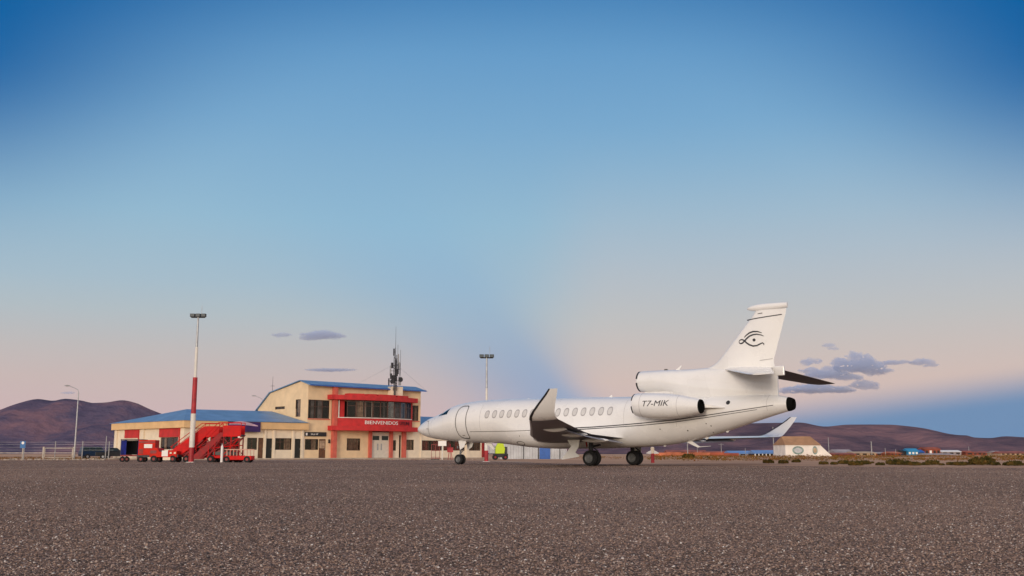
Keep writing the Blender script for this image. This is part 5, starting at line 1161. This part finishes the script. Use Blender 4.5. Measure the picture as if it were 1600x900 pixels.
# ------------------------------------------------------------------ scrub and bushes
def tuft(b, x, y, z, r, h, n, rnd):
    for k in range(n):
        a = rnd.uniform(0, 2 * math.pi); rr = r * math.sqrt(rnd.random()); zz = z + h * rnd.random() ** .8 * (1 - .5 * rr / r)
        cx, cy = x + rr * math.cos(a), y + rr * math.sin(a); s = rnd.uniform(.25, .6) * min(r, h) * .6; t = rnd.uniform(0, 2 * math.pi); u = Vector((math.cos(t), math.sin(t), rnd.uniform(-.4, .4))) * s; v = Vector((-math.sin(t) * .3, math.cos(t) * .3, 1)) * s * rnd.uniform(.5, 1.1)
        c = Vector((cx, cy, max(zz, z + .01))); b.quad(c - u, c + u * .9, c + v)
rnd = random.Random(11); sc = MB()
for k in range(4200):
    px = rnd.uniform(1015, 1680); D = 84 + 200 * rnd.random() ** 1.1
    if px < 1230 and D < 78 + (1230 - px) * .05: continue
    x = at(px, D); dens = noise.noise(Vector((x * .12, D * .035, 2))) + .35 * noise.noise(Vector((x * .5, D * .15, 7)))
    if dens < -.12: continue
    r = rnd.uniform(.18, .5) * (1 + D / 300); tuft(sc, x, D, 0, r, r * rnd.uniform(.35, .7), 9, rnd)
for k in range(500):
    px = rnd.uniform(-60, 175); D = rnd.uniform(100, 150); r = rnd.uniform(.15, .45); tuft(sc, at(px, D), D, 0, r, r * .7, 8, rnd)
for k in range(260):
    px = rnd.uniform(885, 1040); D = rnd.uniform(120, 240); r = rnd.uniform(.15, .4); tuft(sc, at(px, D), D, 0, r, r * .7, 8, rnd)
so_ = sc.build('scrub', 'scrub'); tag(so_, 'rust and olive desert scrub covering the plain beyond the apron', 'scrub', kind='stuff')
def bush(seed, r, h, n):
    rnd = random.Random(seed); o = empty('desert_bush')
    b = MB()
    for k in range(n):
        a = rnd.uniform(0, 2 * math.pi); e = rnd.uniform(0, 1) ; R_ = r * (.35 + .65 * rnd.random()) ; zz = h * (rnd.random() ** .7) * (1 - .45 * (R_ / r) ** 2); zz *= .75 + .5 * noise.noise(Vector((math.cos(a) * 2, math.sin(a) * 2, seed)))
        c = Vector((R_ * math.cos(a), R_ * math.sin(a), max(.02, zz))); s = rnd.uniform(.03, .085); t = rnd.uniform(0, 6.28); u = Vector((math.cos(t), math.sin(t), rnd.uniform(-.5, .5))) * s; v = Vector((rnd.uniform(-.4, .4), rnd.uniform(-.4, .4), 1)) * s * 1.3
        b.quad(c - u, c + u, c + v)
    b.build('foliage', 'bush', o); s_ = MB()
    for k in range(14):
        a = rnd.uniform(0, 6.28); s_.tube((0, 0, 0), (r * .7 * math.cos(a), r * .7 * math.sin(a), h * rnd.uniform(.4, .85)), .012, .005, 4)
    s_.build('stems', 'bark', o); return o
protos = [bush(1, .72, .55, 1300), bush(2, .45, .34, 650), bush(3, .30, .24, 380)]
BG = 'dark bushes along the edge of the apron'
spots = [(0, 1390, 56, .68, 'larger dark green bush at the apron edge, below the cyan-blue house'), (0, 1524, 55, .95, 'largest dark bush at the apron edge, right of centre of the town'), (0, 1238, 72, .45, 'dark bush on the sand below the white tan-roofed building'), (1, 1072, 150, 2.0, 'round dark bush in front of the orange brick wall')]
small = [(1311, 60), (1329, 53), (1343, 58), (1354, 66), (1367, 54), (1404, 55), (1420, 53), (1437, 55), (1447, 56), (1462, 54), (1476, 55), (1490, 53), (1503, 56), (1545, 54), (1562, 53), (1574, 52), (1589, 54), (1280, 58), (1296, 57), (1195, 66), (1218, 64)]
rnd = random.Random(5); used = [False] * 3
def place(i, px, D, s, lab):
    o = protos[i] if not used[i] else copy_tree(protos[i]); used[i] = True
    o.location = (at(px, D), D, 0); o.scale = (s, s, s); o.rotation_euler = (0, 0, rnd.uniform(0, 6)); tag(o, lab, 'bush', BG)
for i, px, D, s, lab in spots: place(i, px, D, s, lab)
order = sorted(small); ords = 'first second third fourth fifth sixth seventh eighth ninth tenth eleventh twelfth thirteenth fourteenth fifteenth sixteenth seventeenth eighteenth nineteenth twentieth'.split() + ['rightmost']
for (px, D), w_ in zip(order, ords): place(rnd.choice((1, 2)), px, D, rnd.uniform(.45, .85), 'small dark bush, %s from the left in the row along the right apron edge' % w_ if w_ != 'rightmost' else 'small dark bush, rightmost of the row along the right apron edge')
# painted lines and curve of the taxi lane
def line(pts, w, name='painted_line'):
    b = MB()
    for a, c in zip(pts, pts[1:]):
        d_ = (Vector(c) - Vector(a)).normalized(); n = Vector((-d_.y, d_.x)) * w / 2
        b.quad((a[0] - n.x, a[1] - n.y, .004), (c[0] - n.x, c[1] - n.y, .004), (c[0] + n.x, c[1] + n.y, .004), (a[0] + n.x, a[1] + n.y, .004))
    return tag(b.build(name, 'kerb'), kind='structure')
line([(-28, 96), (-24.5, 95), (-21.5, 93.5), (-18.6, 91), (-16.5, 88)], 1.6)
line([(-8.2, 97), (-4.5, 90), (-1.0, 82), (1.2, 74)], .8)

# ------------------------------------------------------------------ evening air
hz = MB().box(-14000, 14000, -1500, 9200, -40, 700).build('haze', 'cloud'); hz.data.materials.clear()
hm = bpy.data.materials.new('evening_air'); hm.use_nodes = True; hm.node_tree.nodes.clear(); N = NT(hm.node_tree)
v = N.n('ShaderNodeVolumePrincipled'); v.inputs['Color'].default_value = (0.80, 0.84, 1.0, 1); v.inputs['Density'].default_value = 0.8e-5; v.inputs['Anisotropy'].default_value = 0.0
o_ = N.n('ShaderNodeOutputMaterial'); hm.node_tree.links.new(v.outputs[0], o_.inputs['Volume']); hz.data.materials.append(hm); tag(hz, 'thin bluish evening air over the whole plain', kind='stuff')

# loose chippings lying on the apron in front of the camera (past counting: one object)
import numpy as np
rg = np.random.default_rng(4); NS = 260000
D = 3.9 * (95 / 3.9) ** rg.random(NS); Xs = (rg.random(NS) - .5) * D * 1.16
ex = np.array([e[0] for e in edge]); ey = np.array([e[1] for e in edge]); ok = D < np.interp(Xs, ex, ey) - .4; D = D[ok]; Xs = Xs[ok]; NS = len(D)
r = (0.0030 + 0.0055 * rg.random(NS) ** 2.4) * (0.85 + np.minimum(D, 40) / 40)
oct_ = np.array([(1, 0, 0), (0, 1, 0), (-1, 0, 0), (0, -1, 0), (0, 0, 1), (0, 0, -1)], float)
a = rg.random(NS) * 6.2832; ca_, sa_ = np.cos(a), np.sin(a)
sc3 = rg.uniform(.6, 1.3, (NS, 1, 3)) * r[:, None, None] * np.array([1.15, 1.15, .75])
P = oct_[None] * sc3 + rg.normal(0, .22, (NS, 6, 3)) * r[:, None, None]
Q = np.empty_like(P); Q[..., 0] = P[..., 0] * ca_[:, None] - P[..., 1] * sa_[:, None] + Xs[:, None]; Q[..., 1] = P[..., 0] * sa_[:, None] + P[..., 1] * ca_[:, None] + D[:, None]; Q[..., 2] = P[..., 2] + (r * .35)[:, None]
tri = np.array([(0, 1, 4), (1, 2, 4), (2, 3, 4), (3, 0, 4), (1, 0, 5), (2, 1, 5), (3, 2, 5), (0, 3, 5)])
F = (tri[None] + (np.arange(NS) * 6)[:, None, None]).reshape(-1).astype(np.int32)
me = bpy.data.meshes.new('gravel'); me.vertices.add(NS * 6); me.vertices.foreach_set('co', Q.reshape(-1).astype(np.float32))
me.loops.add(len(F)); me.loops.foreach_set('vertex_index', F); me.polygons.add(NS * 8); me.polygons.foreach_set('loop_start', np.arange(0, len(F), 3, dtype=np.int32)); me.update(calc_edges=True)
at_ = me.attributes.new('tone', 'FLOAT', 'POINT'); at_.data.foreach_set('value', np.repeat(rg.random(NS), 6).astype(np.float32))
gm = bpy.data.materials.new('loose_chippings'); gm.use_nodes = True; N = NT(gm.node_tree); b = gm.node_tree.nodes['Principled BSDF']
an = N.n('ShaderNodeAttribute'); an.attribute_name = 'tone'
N.put(b.inputs['Base Color'], N.ramp(an.outputs['Fac'], [(0.0, (0.04, 0.030, 0.028, 1)), (0.30, (0.12, 0.080, 0.062, 1)), (0.60, (0.28, 0.185, 0.140, 1)), (0.86, (0.42, 0.30, 0.235, 1)), (0.96, (0.52, 0.45, 0.40, 1)), (1.0, (0.74, 0.70, 0.66, 1))]))
b.inputs['Roughness'].default_value = 0.75; me.materials.append(gm)
go = bpy.data.objects.new('gravel', me); C.objects.link(go); tag(go, 'loose brown and pale stone chippings covering the near apron', 'gravel', kind='stuff')
